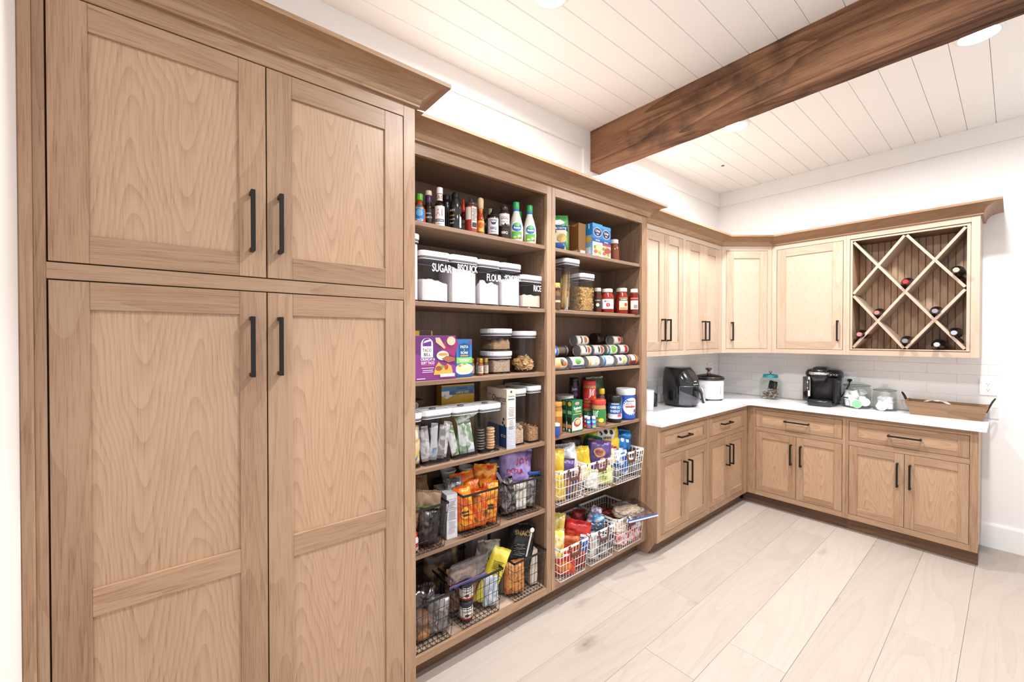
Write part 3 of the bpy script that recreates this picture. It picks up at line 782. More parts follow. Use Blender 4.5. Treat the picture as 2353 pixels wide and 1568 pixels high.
bottle('sauce_bottle', 'brown steak sauce bottle with white cap and big red letters on white label', 'bottle', -.05, .246, Z1, b, DARKS, cp_(.0138, .150, .178), M('#f4f3f3', .35),
       [('p', 'r', 0, .048, .052, .088, M('#f1eeee', .45)), ('t', 'A1', 0, .062, .042, '#b9202a', .72), ('p', 'r', 0, .027, .044, .012, M(NAVY, .45)), ('t', 'ORIGINAL', 0, .027, .0075, '#ffffff'), ('t', 'SAUCE', 0, .012, .007, NAVY), ('p', 'r', 0, .133, .05, .03, M('#e9d9d0', .45)), ('t', 'A1', 0, .133, .022, '#5b1d1d', .8)], -.5)
b = bp(.0225, .165, .02, .13, .15)
bottle('sauce_bottle', 'tall black bottle standing behind the row of sauces beside the steak sauce', 'bottle', -.15, .338, Z1, b, M('#191716', .25), cp_(.0205, .165, .189), BLACK)
b = [(.026, 0), (.028, .004), (.028, .06), (.0245, .072), (.0285, .085), (.0285, .105), (.026, .125), (.017, .146), (.0165, .15)]
bottle('sauce_bottle', 'black squeeze bottle with white and yellow lettering and black cap', 'bottle', -.052, .330, Z1, b, M('#1a1718', .2, 0, .6), [(.0175, .148), (.018, .15), (.018, .165), (.013, .172), (.013, .174)], BLACK,
       [('t', 'SAUCE', -.02, .088, .013, '#e9e4da', .8), ('t', 'Honey', -.022, .066, .012, '#e6c437'), ('t', 'Smooth', -.02, .047, .010, '#e9e4da'), ('t', 'Blend', -.02, .03, .010, '#e9e4da'), ('p', 'r', .024, .035, .012, .05, M('#e9e5df', .5))] , -.5)
b = bp(.019, .12, .012, .085, .105)
bottle('sauce_bottle', 'dark red sauce bottle with bright red pointed cap behind the ketchup bottle', 'bottle', -.135, .427, Z1, b, M('#7a1f1c', .2), [(.013, .118), (.013, .135), (.007, .155), (.004, .186)], M('#d8372c', .35), [('p', 'r', 0, .05, .06, .06, M('#d9c9bd', .5)), ('t', 'HOT', 0, .06, .014, '#33201a')], -.5)
b = [(.027, 0), (.0295, .004), (.0295, .125), (.0285, .131)]
bottle('sauce_bottle', 'red and white ketchup squeeze bottle with black nozzle', 'bottle', -.055, .419, Z1, b, M('#8f2a22', .3), [(.03, .13), (.0305, .132), (.0305, .142), (.028, .145), (.012, .147), (.011, .155), (.007, .163), (.0035, .179)], M('#3a3536', .35),
       [('p', 'r', -.018, .088, .03, .065, M('#e8d9c9', .5)), ('p', 'r', .014, .065, .028, .115, M('#dcd2cb', .5)), ('p', 'r', -.018, .036, .03, .05, M('#a52a22', .5)), ('p', 'r', .014, .012, .03, .018, M('#8e2a22', .5))]
       + scatter_text([], .014, .085, .024, .06, 9, M('#4a4546', .6)) + [('p', 'r', .014, .037, .022, .022, M('#2d2a2a', .6))], -.5)
b = bp(.018, .13, .0105, .075, .115)
bottle('sauce_bottle', 'orange hot sauce bottle with round wooden cap and yellow label', 'bottle', -.055, .474, Z1, b, M('#a6441a', .15), [(.0105, .128), (.0145, .132), (.0145, .15), (.0155, .158), (.0155, .168), (.0135, .178), (.007, .183)], M('#d8b98f', .55),
       [('p', 'r', 0, .038, .046, .062, M('#e9b63f', .45)), ('p', 'e', 0, .046, .024, .03, M('#c8591f', .5)), ('p', 'r', 0, .012, .04, .009, M('#7d2a18', .5)), ('p', 'r', 0, .123, .05, .014, M('#d97a2a', .5))] + scatter_text([], .016, .04, .012, .04, 6, M('#8b5a1e', .6)), -.5)
b = bp(.014, .105, .008, .07, .09)
bottle('sauce_bottle', 'small black nozzle bottle behind the hot sauce', 'bottle', -.15, .567, Z1, b, M('#2a2423', .3), [(.0095, .104), (.0095, .12), (.004, .15), (.003, .158)], BLACK)
b = bp(.0165, .14, .0135, .1, .125)
bottle('sauce_bottle', 'bottle with pale olive lid behind the barbecue sauce', 'bottle', -.15, .605, Z1, b, M('#3b2a20', .2), cp_(.0145, .14, .177), M('#8c9a6c', .5))
b = [(.027, 0), (.0285, .004), (.0285, .098), (.027, .105)]
bottle('sauce_bottle', 'squat barbecue sauce bottle with white label, bull emblem and black nozzle', 'bottle', -.055, .549, Z1, b, M('#3a1712', .2), [(.029, .104), (.029, .111), (.013, .114), (.012, .124), (.006, .130), (.0035, .145)], BLACK,
       [('p', 'r', 0, .054, .066, .078, M('#c7c6ce', .4)), ('p', 'e', 0, .066, .022, .012, M('#2a2527', .5)), ('p', [(-.5, 0), (.5, 0), (.7, .8), (.25, .2), (-.25, .2), (-.7, .8)], 0, .068, .022, .012, M('#2a2527', .5)), ('t', "KINDER'S", 0, .082, .011, '#262223', .9), ('t', 'BBQ', 0, .043, .018, '#262223', .9), ('t', 'SAUCE', 0, .026, .010, '#262223', .9)], -.52)
b = [(.0275, 0), (.029, .004), (.029, .128), (.027, .138), (.019, .143)]
bottle('sauce_bottle', 'brown barbecue sauce bottle with pale label, city silhouette and dark cap', 'bottle', -.055, .620, Z1, b, M('#3a241d', .2), [(.0195, .142), (.0195, .166), (.014, .172), (.010, .179)], M('#33302f', .25),
       [('p', 'r', 0, .095, .064, .066, M('#e6dcd3', .5)), ('t', 'GGG', 0, .106, .020, '#2a2220', .9), ('t', 'POUR ON', 0, .086, .008, '#3b312d'), ('p', [(-.5, 0), (.5, 0), (.5, .6), (.3, .9), (.2, .5), (.05, 1.), (-.1, .5), (-.3, .8), (-.5, .4)], 0, .058, .06, .024, M('#2c1c17', .5)), ('t', 'BBQ', 0, .032, .017, '#e6dcd3')], -.55)
def ranch(label, x, y, s=1.0, grp=None):
    P = [(.030 * s, 0), (.034 * s, .006), (.036 * s, .05), (.034 * s, .085), (.026 * s, .12), (.0165 * s, .15), (.0145 * s, .168), (.0145 * s, .172)]
    bottle('dressing_bottle', label, 'bottle', x, y, Z1, P, M('#e6ded2', .25), cp_(.0165 * s, .17, .207 if s > .99 else .204), M('#2d9b57', .35),
           [('p', 'd', 0, .055, .058, .095, M('#e9efe6', .35)), ('p', 'r', 0, .03, .056, .038, M('#5f9d45', .4)), ('p', 'e', 0, .072, .052, .045, M('#24579f', .35)), ('p', 'e', 0, .083, .034, .017, M('#5fae58', .4)), ('t', 'Ranch', 0, .068, .0155, '#ffffff', .9),
            ('p', 'e', .012, .025, .018, .014, M('#f0e6d4', .5)), ('p', 'e', .017, .018, .010, .009, M('#b23a26', .5)), ('p', 'e', -.012, .02, .02, .01, M('#a8c66c', .5))], -.55,
           extra=lambda t: MB().lathe([(.0148 * s, .158), (.0168 * s, .16), (.0168 * s, .17), (.0166 * s, .171)], 20).obj('cap_band', M('#2f6fb0', .4), t))
ranch('ranch dressing bottle with green cap, in front beside the barbecue sauce', -.055, .700, 1.04)
ranch('ranch dressing bottle half hidden behind the other two dressings', -.16, .808, .96)
ranch('ranch dressing bottle with green cap at the right end of the sauce row', -.050, .790, 1.0)

# ------------------------------------------------------------------ left unit, second shelf: lettered canisters
Z2 = 1.6456
FLR = grain('white_flour', '#f6f3f1', '#e9e4e1', 60, .9, .2); SUG = grain('white_sugar', '#f7f5f4', '#e8e2df', 400, .7, .3); RICEM = grain('white_rice', '#efe3d4', '#d9c5ae', 320, .7, .6)
def xc(front, d): return front - d / 2
def canbox(label, y0, y1, front, d, h, z, **k): return canister(label, xc(front, d), (y0 + y1) / 2, z, y1 - y0, d, h, **k)
canbox('tall white-filled canister half hidden by the tall cupboard, second shelf', .05, .139, -.03, .15, .293, Z2)
fill('flour', 'white flour filling the tall canister next to the tall cupboard', 'flour', xc(-.03, .15), .0945, Z2 + .009, .081, .142, .235, FLR)
canbox('clear canister lettered SUGAR', .143, .291, -.03, .15, .228, Z2, text=('SUGAR', .028, .155, .050, .62))
fill('sugar', 'heap of white sugar in the lettered canister', 'sugar', xc(-.03, .15), .217, Z2 + .009, .138, .140, .082, SUG, hump=.02, slope=(-.012, 0))
canbox('clear canister lettered BISQUICK', .294, .446, -.03, .15, .228, Z2, text=('BISQUICK', .012, .168, .045, .56))
fill('baking_mix', 'white baking mix nearly filling its canister', 'baking mix', xc(-.03, .15), .370, Z2 + .009, .142, .140, .150, FLR, slope=(-.02, 0), bumps=.006, seed=3)
canbox('clear canister lettered FLOUR', .449, .582, -.03, .15, .224, Z2, text=('FLOUR', .022, .138, .048, .62))
fill('flour', 'white flour sliding down inside its canister', 'flour', xc(-.03, .15), .5155, Z2 + .009, .123, .140, .085, FLR, slope=(.0, -.03), bumps=.014, seed=5)
canbox('clear canister lettered POWDERED SUGAR', .585, .719, -.03, .15, .224, Z2, text=('POWDERED', .008, .148, .036, .52))
fill('powdered_sugar', 'white powdered sugar nearly filling its canister', 'sugar', xc(-.03, .15), .652, Z2 + .009, .124, .140, .132, FLR, slope=(.015, 0), hump=.01, seed=9)
canbox('small clear canister lettered RICE', .723, .868, -.03, .14, .177, Z2, rr=.02, text=('RICE', .032, .108, .045, .62))
fill('rice', 'white rice in the small lettered canister', 'rice', xc(-.03, .14), .7955, Z2 + .009, .135, .130, .06, RICEM, bumps=.003)
bag('plastic_bag', 'crumpled clear plastic bag with red tag behind the powdered sugar', 'bag', -.24, .715, Z2, .19, .225, .09, [POLY], rz=-10, seed=4, rnd_top=.2)
carton('bag_tag', 'small red tag card lying on the clear bag', 'tag', -.225, .80, Z2 + .226, .07, .02, .004, '#7d2424', rz=.1)

# ------------------------------------------------------------------ left unit, third shelf: boxes and round canisters
Z3 = 1.3034
YEL, PUR = '#d9a92c', '#6d2a7c'
carton('food_box', 'yellow and brown box showing above the purple dinner kit', 'box', -.12, .17, Z3, .16, .06, .222, M('#4a3a22', .5), F=[('p', 'r', 0, .2, .15, .035, M('#c59a2e', .5)), ('p', 'r', .04, .2, .06, .036, M('#3b2417', .5))])
taco = [('p', 'r', 0, .098, .205, .194, M('#5d2268', .42)), ('p', [(-.5, -.5), (.5, -.5), (.5, -.2), (-.5, .1)], 0, .098, .205, .194, M('#7d2f7f', .42)),
        ('p', [(0, 0), (.4, 0), (.4, .55), (.18, .5), (.05, .2)], .02, .085, .205, .194, M('#4a1b4d', .42)), ('p', [(-.2, .1), (.32, -.1), (.48, .3), (.3, .5), (.05, .5)], .05, .115, .14, .16, M('#8a2a63', .42)),
        ('p', 'd', -.045, .143, .058, .085, M('#f6f3f4', .42)), ('p', 'd', -.045, .167, .042, .036, M('#5d2a80', .42)), ('p', [(-.5, -.1), (.5, .25), (.3, .45), (-.35, .2)], -.043, .166, .04, .03, M('#f6f3f4', .42)), ('p', 'e', -.045, .152, .01, .006, M('#5d2a80', .42)),
        ('t', 'TACO', -.045, .132, .0195, '#19141b', .8), ('t', 'BELL', -.045, .113, .0195, '#19141b', .82), ('t', 'CRUNCHY &', -.042, .092, .0165, '#ffffff', .72), ('t', 'SOFT TACO', -.042, .076, .0165, '#ffffff', .72), ('p', 'r', -.042, .066, .066, .003, M('#d9457c', .5)),
        ('p', 'r', -.042, .054, .06, .0025, M('#f1dcea', .5)), ('p', 'r', -.042, .044, .05, .0025, M('#f1dcea', .5)), ('p', 'r', -.042, .036, .054, .0025, M('#f1dcea', .5)), ('p', 'r', -.075, .008, .04, .003, M('#ffffff', .5)),
        ('p', [(-.5, .5), (-.1, .5), (.45, -.4), (.3, -.5), (-.2, -.1), (-.45, .1)], .022, .162, .055, .05, M('#d9a98a', .5)), ('p', 'e', .032, .107, .062, .042, M('#efe0c8', .5)), ('p', 'e', .034, .112, .05, .014, M('#c98a4c', .5)),
        ('p', [(-.5, 0), (-.1, .4), (.5, .1), (.5, -.3), (0, -.5)], .06, .092, .07, .035, M('#9a5c41', .5)), ('p', [(-.5, -.5), (.5, -.5), (.42, .1), (.2, .3), (0, .1), (-.25, .45), (-.4, .1)], .035, .052, .1, .06, M('#d9a24a', .5)),
        ('p', 'e', .012, .050, .034, .022, M('#8f4a24', .5)), ('p', 'e', .05, .055, .02, .026, M('#a8432c', .5)), ('p', 'e', .03, .058, .02, .012, M('#6f9a3e', .5)), ('p', 'r', .056, .018, .075, .014, M('#e9d9e0', .5)), ('p', 'e', .075, .172, .045, .04, M('#e3b39b', .5))]
carton('dinner_kit_box', 'purple taco dinner kit box with food picture', 'box', -.03, .2155, Z3, .207, .07, .196, M('#5d2268', .42), F=taco)
pasta = [('p', 'r', 0, .09, .087, .178, M('#2775ba', .42)), ('p', [(-.5, -.5), (.5, -.5), (.5, .35), (0, .5), (-.5, .35)], 0, .128, .062, .07, M('#1c4f86', .42)), ('t', 'PASTA', 0, .143, .018, '#ffffff', .85), ('t', '&', 0, .129, .008, '#ffffff'), ('t', 'RONI', 0, .115, .018, '#ffffff', .9), ('p', 'r', 0, .101, .045, .005, M('#c9a24a', .5)),
         ('p', 'r', 0, .080, .087, .028, M('#78c05a', .42)), ('p', 'r', 0, .084, .066, .004, M('#e9f5df', .5)), ('p', 'r', 0, .076, .05, .004, M('#e9f5df', .5)), ('p', 'e', 0, .038, .1, .055, M('#f3f0e8', .4)), ('p', 'e', 0, .044, .085, .044, M('#e6cf94', .5)), ('p', 'e', .005, .047, .055, .026, M('#f0e2b4', .5)),
         ('p', 'e', -.025, .055, .018, .01, M('#d4762f', .5)), ('p', 'e', 0, .062, .02, .007, M('#5f9a3d', .5)), ('p', 'r', 0, .007, .087, .012, M('#1d4d7e', .42)), ('p', 'e', .034, .165, .014, .016, M('#b23b3b', .5))]
carton('pasta_box', 'blue and green pasta box beside the purple dinner kit', 'box', -.058, .381, Z3, .087, .045, .18, M('#2775ba', .42), F=pasta)
carton('food_box', 'dark narrow box behind the pasta box', 'box', -.2, .475, Z3, .06, .05, .165, M('#2b2321', .5), F=[('p', 'r', 0, .12, .05, .05, M('#3c2e2b', .5))])
for i, (sx, sy, c_, w_) in enumerate(((-.112, .460, '#9c7a4e', 'tan'), (-.07, .484, '#8a4a28', 'rust'), (-.112, .500, '#b8a384', 'pale'), (-.085, .526, '#5f4b39', 'dark'))):
    P = [(.0125, 0), (.0135, .003), (.0135, .055), (.0105, .062), (.0105, .064)]
    bottle('spice_jar', 'small %s spice jar with gold lid between pasta box and round canister' % w_, 'jar', sx, sy, Z3, P, M(c_, .25), cp_(.0118, .063, .084), M('#bb9142', .3, .7), [('p', 'r', 0, .03, .034, .036, M('#dccfbd', .5))] + scatter_text([], 0, .032, .022, .03, 4, M('#6b4a3a', .6)), -.5, group=None)
canister('round-cornered canister of brown sugar stacked on the oats canister', -.150, .640, Z3 + .1185, .155, .155, .117, round_=True)
fill('brown_sugar', 'heap of tan brown sugar in the upper stacked canister', 'sugar', -.150, .640, Z3 + .1275, .115, .115, .03, grain('brown_sugar', '#c9a57e', '#a8815a', 200, .9), hump=.018, bumps=.012, seed=2, slope=(.02, 0))
canister('round-cornered canister of oats at the bottom of the stack', -.150, .640, Z3, .155, .155, .118, round_=True)
fill('oats', 'rolled oats filling the lower stacked canister', 'oats', -.150, .640, Z3 + .009, .116, .116, .06, grain('rolled_oats', '#e3cfb4', '#a98c6b', 160, .9, .9), bumps=.003, seed=6)
canister('tall round-cornered canister of crackers beside the stacked pair', -.118, .803, Z3, .132, .132, .224, round_=True)
def cracker(m, rnd, i):
    a = rnd.uniform(0, 2 * pi); r = .052 * rnd.random() ** .5; zz = .012 + rnd.random() * (.075 - r * .6)
    c = Vector((r * cos(a), r * sin(a), zz)); rot = Matrix.Rotation(rnd.uniform(0, 6), 3, Vector((rnd.random() - .5, rnd.random() - .5, rnd.random())).normalized()); s = .010
    m.loft([[c + rot @ Vector((x, y, z)) for x, y in ((-s, -s), (s, -s), (s, s), (-s, s))] for z in (-.0025, .0025)], m=i % 2)
_m = MB(); _r = random.Random(5)
for i in range(230): cracker(_m, _r, i)
tag(_m.obj('crackers', [M('#dcb783', .7), M('#c7955c', .7)], None, (-.118, .803, Z3 + .006)), 'heap of small square crackers in the tall round-cornered canister', 'crackers', None, 'stuff')

# ------------------------------------------------------------------ left unit, fourth shelf
Z4 = .9264
canbox('clear canister of chip packets half hidden by the tall cupboard, fourth shelf', .047, .150, -.03, .112, .240, Z4)
canbox('clear canister packed with silver snack bars', .154, .300, -.03, .112, .244, Z4)
canbox('clear canister packed with green snack bars', .304, .452, -.03, .112, .242, Z4)
canbox('clear canister holding stacks of cookies', .456, .586, -.03, .112, .240, Z4)
bag('chip_packet', 'blue and yellow chip packet inside the leftmost low canister', 'packet', -.055, .11, Z4 + .012, .07, .16, .035, [foil('#3f78b5', '#e7c63a', '#f1efe9', 18)], seed=31)
bag('chip_packet', 'pale blue chip packet behind another inside the leftmost low canister', 'packet', -.10, .105, Z4 + .012, .07, .17, .035, [foil('#9fb6d0', '#e9e6e2', '#b34a3a', 18)], seed=32)
def bar(label, x, y, z, w, h, th, mat, rz, roll, tilt=-8, group=None):
    t = thing('snack_bar', label, 'snack bar', (x, y, z), 0, group); t.rotation_euler = (R(tilt), R(roll), RZ + R(rz))
    m = MB(); K = 10; ring_ = []
    for k in range(K + 1):
        v = k / K; e = (1 - abs(2 * v - 1) ** 6) ** .5 + .05
        ring_.append([(-w / 2, -th / 2 * e, v * h), (0, -th / 2 * e * 1.15, v * h), (w / 2, -th / 2 * e, v * h), (w / 2, th / 2 * e, v * h), (-w / 2, th / 2 * e, v * h)])
    m.loft(ring_, sm=False); m.obj('wrapper', mat, t)
    box('end_fin', mat, -w / 2, w / 2, -.0012, .0012, h, h + .006, parent=t)
    return t
SB = [('#dcd8d6', '#a9a5a4'), ('#c9c4c0', '#efeceb'), ('#d8d6d8', '#6f8fb0'), ('#e9e6e6', '#c87f4d'), ('#8f8a88', '#d5d1cf'), ('#efedec', '#b9b4b2')]
for i in range(6):
    a_, b_ = SB[i]; bar('silver and white snack bar in its canister, %s from the left' % ('first', 'second', 'third', 'fourth', 'fifth', 'sixth')[i], -.065 - .012 * (i % 2), .180 + i * .019, Z4 + .012, .03, .135 + .012 * (i % 3), .014, foil(a_, a_, b_, 30, .3, .35), -25, (-9, -6, 3, -4, 5, 8)[i], -4)
for i in range(5):
    a_, b_ = (('#e9ebe6', '#6fa05a'), ('#4f7d45', '#b9c9b0'), ('#d9dcd7', '#7a9a70'), ('#7da35e', '#eef0ea'), ('#eceeea', '#8aa67d'))[i]
    bar('green and white snack bar in its canister, %s from the left' % ('first', 'second', 'third', 'fourth', 'fifth')[i], -.062 - .02 * (i % 2), .335 + i * .022, Z4 + .012, .034, .15 - .01 * (i % 2), .015, foil(a_, a_, b_, 26, .3, .2), -20, (-12, 10, -5, 6, -8)[i], -5)
bar('white wrapped bar lying across the top of the green snack bars', -.075, .345, Z4 + .170, .03, .10, .016, foil('#e6e8e4', '#cfd6cb', '#6f9a60', 26), -20, 68, -5)
COOK = MB(); COOK.lathe([(.020, 0), (.022, .002), (.022, .0045), (.0195, .005), (.0195, .008), (.022, .0085), (.022, .011), (.020, .0128)], 22, ms=[0, 0, 0, 1, 0, 0, 0], sm=False)
dk = COOK.obj('cookie', [M('#2b211d', .8), M('#efe6dc', .8)], None); LC = MB(); LC.lathe([(.019, 0), (.021, .003), (.021, .008), (.018, .0115)], 22); lk = LC.obj('cookie', [M('#d2ad80', .85)], None)
cooks = []
for src, cx, cy, n, lab, grp in ((dk, -.075, .487, 8, 'dark sandwich cookie, front stack in the canister', 'dark sandwich cookies in the canister'), (lk, -.060, .536, 8, 'pale cookie in its canister stack', 'pale cookies in the canister'), (dk, -.112, .500, 7, 'dark sandwich cookie, rear stack in the canister', 'dark cookies of the rear stack')):
    for k in range(n):
        c = src.copy(); COL.objects.link(c); c.location = (cx + random.uniform(-.002, .002), cy + random.uniform(-.002, .002), Z4 + .0115 + k * .0132); tag(c, lab + ', ' + ('lowest', 'second', 'third', 'fourth', 'fifth', 'sixth', 'seventh', 'eighth')[k] + ' from below', 'cookie', grp)
bpy.data.objects.remove(dk); bpy.data.objects.remove(lk)
oat = [('p', 'r', 0, .15, .188, .30, M('#e2d2bd', .5)), ('p', 'r', 0, .06, .188, .11, M('#27457f', .45)), ('t', 'Love', -.068, .268, .015, '#2a2625'), ('t', 'Cheerios', .022, .252, .042, '#1d1a1a', .85), ('t', 'OAT CRUNCH', .04, .228, .014, '#4a4038', .9),
       ('p', 'e', .068, .150, .016, .016, M('#2c3a66', .5)), ('p', 'e', .06, .131, .016, .016, M('#2c3a66', .5)), ('p', 'e', .075, .118, .016, .016, M('#2c3a66', .5)), ('p', 'r', .065, .065, .04, .012, M('#d9c7a4', .5)), ('p', 'e', .058, .065, .01, .01, M('#3a2a20', .5)), ('p', 'e', .072, .065, .01, .01, M('#3a2a20', .5))]
oatf = [('p', 'r', 0, .245, .052, .11, M('#e2d2bd', .5)), ('t', 'Cheerios', 0, .268, .012, '#1d1a1a', .9), ('p', 'e', 0, .29, .012, .012, M('#3a3a3e', .5)), ('p', 'r', 0, .252, .04, .007, M('#4f6aa8', .5)), ('p', 'r', 0, .165, .046, .13, M('#f0ece6', .5)), ('p', 'r', 0, .21, .04, .002, M(BLK, .5)), ('p', 'r', 0, .155, .046, .0025, M(BLK, .5)), ('p', 'r', 0, .06, .052, .11, M('#b9bccb', .5))]
scatter_text(oatf, 0, .185, .038, .04, 8, M('#6a6664', .6)); scatter_text(oatf, 0, .125, .038, .05, 8, M('#8a8684', .6)); scatter_text(oatf, 0, .06, .04, .08, 12, M('#e9e9ee', .6))
carton('cereal_box', 'tan and blue oat cereal box standing end-on beside the cookie canister', 'box', -.012, .632, Z4, .055, .19, .302, M('#e2d2bd', .5), F=oatf, L=oat, rz=-.1)
chz = [('p', 'r', 0, .16, .186, .31, M('#c99b2a', .45)), ('p', [(-.5, .5), (-.05, .5), (-.2, -.3), (-.35, -.5), (-.5, -.2)], 0, .285, .186, .06, M('#e8e3da', .45)), ('p', 'r', .02, .284, .14, .02, M('#2c5a8a', .45)), ('t', 'LARGE SIZE', .025, .284, .017, '#e8c94e', .85), ('p', 'r', 0, .305, .186, .022, M('#3d7194', .45)), ('t', 'Cheerios', .02, .306, .018, '#15130f', .9), ('t', 'Cheerios', .0, .205, .040, '#15130f', .85), ('t', 'G', -.075, .272, .016, '#24406e')]
carton('cereal_box', 'yellow oat cereal box behind the green snack bar canister', 'box', -.205, .440, Z4, .186, .06, .325, M('#c0922a', .45), F=chz, L=[('t', 'erios', 0, .2, .03, '#15130f', .8)], rz=-.08)
carton('food_box', 'brown box with a round number 12 mark at the back of the fourth shelf', 'box', -.225, .175, Z4, .17, .06, .262, M('#5a3c2c', .6), F=[('p', 'e', .038, .238, .03, .03, M('#e9e2d8', .5)), ('t', '12', .038, .240, .016, '#33261f'), ('t', 'BARS', .038, .229, .005, '#33261f')])
carton('food_box', 'dark brown narrow box behind the cookie canister', 'box', -.255, .575, Z4, .05, .06, .328, M('#35201c', .55), F=[('p', 'r', 0, .16, .035, .2, M('#5f2a26', .5))] )
carton('food_box', 'plain kraft board box at the back behind the tall cereal canisters', 'box', -.285, .715, Z4, .16, .05, .322, M('#b08d63', .7))
canbox('tall narrow canister of puffed oat cereal, next to the tan cereal box', .682, .762, -.04, .21, .297, Z4, rr=.016)
canbox('tall narrow canister of granola, at the right end of the fourth shelf', .776, .864, -.032, .22, .306, Z4, rr=.016)
def bits(name, label, x, y, z, w, d, h, n, mk, mats, seed):
    m = MB(); rnd = random.Random(seed)
    for i in range(n):
        a, b_ = rnd.uniform(-.5, .5) * w, rnd.uniform(-.5, .5) * d
        mk(m, rnd, i, a, b_, rnd.uniform(0, 1) * h * (1 + .5 * a / w - .3 * b_ / d))
    return tag(m.obj(name, mats, None, (x, y, z), (0, 0, RZ)), label, 'cereal', None, 'stuff')
def loop_bit(m, rnd, i, a, b_, c):
    r = .0055; q = rnd.uniform(0, 3); ax = Matrix.Rotation(rnd.uniform(0, 3), 3, 'X') @ Matrix.Rotation(q, 3, 'Z')
    m.tube([Vector((a, b_, c + .005)) + ax @ Vector((r * cos(t_), r * sin(t_), 0)) for t_ in [2 * pi * k / 6 for k in range(6)]], .0022, 4, i % 2, True)
def clump(m, rnd, i, a, b_, c):
    r = rnd.uniform(.004, .008); m.lathe([(r * .5, -r * .6), (r, 0), (r * .6, r * .6)], 5, i % 3, False, (a, b_, c * .7 + r * .3))
fill('cereal_bed', 'puffed oat cereal in the tall narrow canister', 'cereal', xc(-.04, .21), .722, Z4 + .009, .07, .19, .075, grain('oat_cereal', '#e0cab0', '#b49470', 120, .9, .9), slope=(0, .02), bumps=.006)
bits('cereal_rings', 'puffed oat rings lying on top in the tall canister', xc(-.04, .21), .722, Z4 + .075, .06, .18, .018, 150, loop_bit, [M('#e6d3b9', .8), M('#cdb08a', .8)], 3)
fill('cereal_bed', 'brown granola in the tall narrow canister', 'cereal', xc(-.032, .22), .820, Z4 + .009, .078, .20, .07, grain('granola', '#c9a070', '#7d5737', 110, .9, .9), slope=(-.02, .0), bumps=.005, seed=4)
bits('granola', 'granola clusters lying on top in the tall canister', xc(-.032, .22), .820, Z4 + .062, .066, .19, .022, 150, clump, [M('#c2986a', .85), M('#9a6c42', .85), M('#e2c79e', .85)], 8)
# ------------------------------------------------------------------ left unit, fifth shelf: black wire baskets
Z5 = .5606; ZB = .1346
basket('black wire basket of snack bags half hidden by the tall cupboard, fifth shelf', .004, .153, Z5, .208, .30, .202, 'black', rz=0)
basket('black wire basket full of orange candy bags', .000, .455, Z5, .232, .30, .203, 'black', rz=-.03)
basket('black wire basket with the lavender bag on top', -.012, .727, Z5, .232, .30, .190, 'black', rz=-.06)
KRAFT = foil('#7d5b42', '#8f6b4e', '#6b4c37', 9, .8, 0); KRAFT2 = foil('#8a6f58', '#a98c70', '#76593f', 11, .7, 0)
SILV = foil('#8d8888', '#4a4646', '#b9b5b4', 22, .25, .5); DKF = foil('#3a3433', '#2b2625', '#6f6765', 20, .25, .4)
ORG = foil('#e0601f', '#e0601f', '#f0a02c', 20, .3, .1); ORG2 = foil('#d9531c', '#ee8a2a', '#5b2a1c', 24, .3, .1); ORG3 = foil('#e86a22', '#f2b23a', '#c9431a', 18, .3, .1)
RW = foil('#b8322c', '#efe9e6', '#a82824', 18, .35, .1)
bag('paper_bag', 'crumpled brown paper bag at the top of the leftmost upper basket', 'bag', -.16, .150, Z5 + .012, .18, .262, .09, [KRAFT], rz=-12, tilt=-4, seed=41, crinkle=1.6)
bag('paper_bag', 'tan paper bag with a green stripe in front of the brown paper bag', 'bag', -.085, .165, Z5 + .012, .12, .225, .05, [KRAFT2], rz=-20, roll=10, seed=42, texts=[('p', 'r', .0, .165, .09, .010, M('#5f8f4a', .5))], crinkle=1.2)
bag('snack_packet', 'red and white packet at the left edge of the upper left basket', 'packet', -.075, .085, Z5 + .012, .09, .20, .04, [RW], rz=-15, roll=-14, seed=43)
bag('snack_packet', 'dark silver packet low in the upper left basket', 'packet', -.05, .175, Z5 + .012, .09, .15, .035, [DKF], rz=-25, roll=6, seed=44, crinkle=1.4)
bag('snack_packet', 'bronze packet behind the red-labelled jar in the upper left basket', 'packet', -.10, .12, Z5 + .012, .10, .16, .04, [foil('#8a4f28', '#5b3a28', '#b8762f', 18)], rz=-10, seed=45)
P = [(.022, 0), (.026, .004), (.026, .045), (.02, .058), (.02, .06)]
bottle('sauce_jar', 'small jar with red and white label in the upper left basket', 'jar', -.048, .108, Z5 + .012, P, M('#d9d3cd', .3), cp_(.021, .058, .074), M('#c8342c', .4), [('p', 'r', 0, .026, .08, .018, M('#b82c26', .4))], -.5)
nf = [('p', 'r', 0, .10, .050, .195, M('#d6d6da', .5)), ('t', 'Nutrition Facts', 0, .183, .0066, '#2a2a2c'), ('p', 'r', 0, .135, .042, .0018, M(BLK, .6)), ('p', 'r', 0, .09, .042, .0018, M(BLK, .6))]
scatter_text(nf, 0, .158, .04, .036, 8, M('#77777c', .6)); scatter_text(nf, 0, .112, .04, .036, 8, M('#8b8b90', .6)); scatter_text(nf, 0, .055, .04, .06, 12, M('#9a9aa0', .6))
carton('food_box', 'grey-white box showing its nutrition table between two black baskets', 'box', -.045, .3055, Z5, .054, .16, .205, M('#d0d0d6', .5), F=nf, rz=-.12)
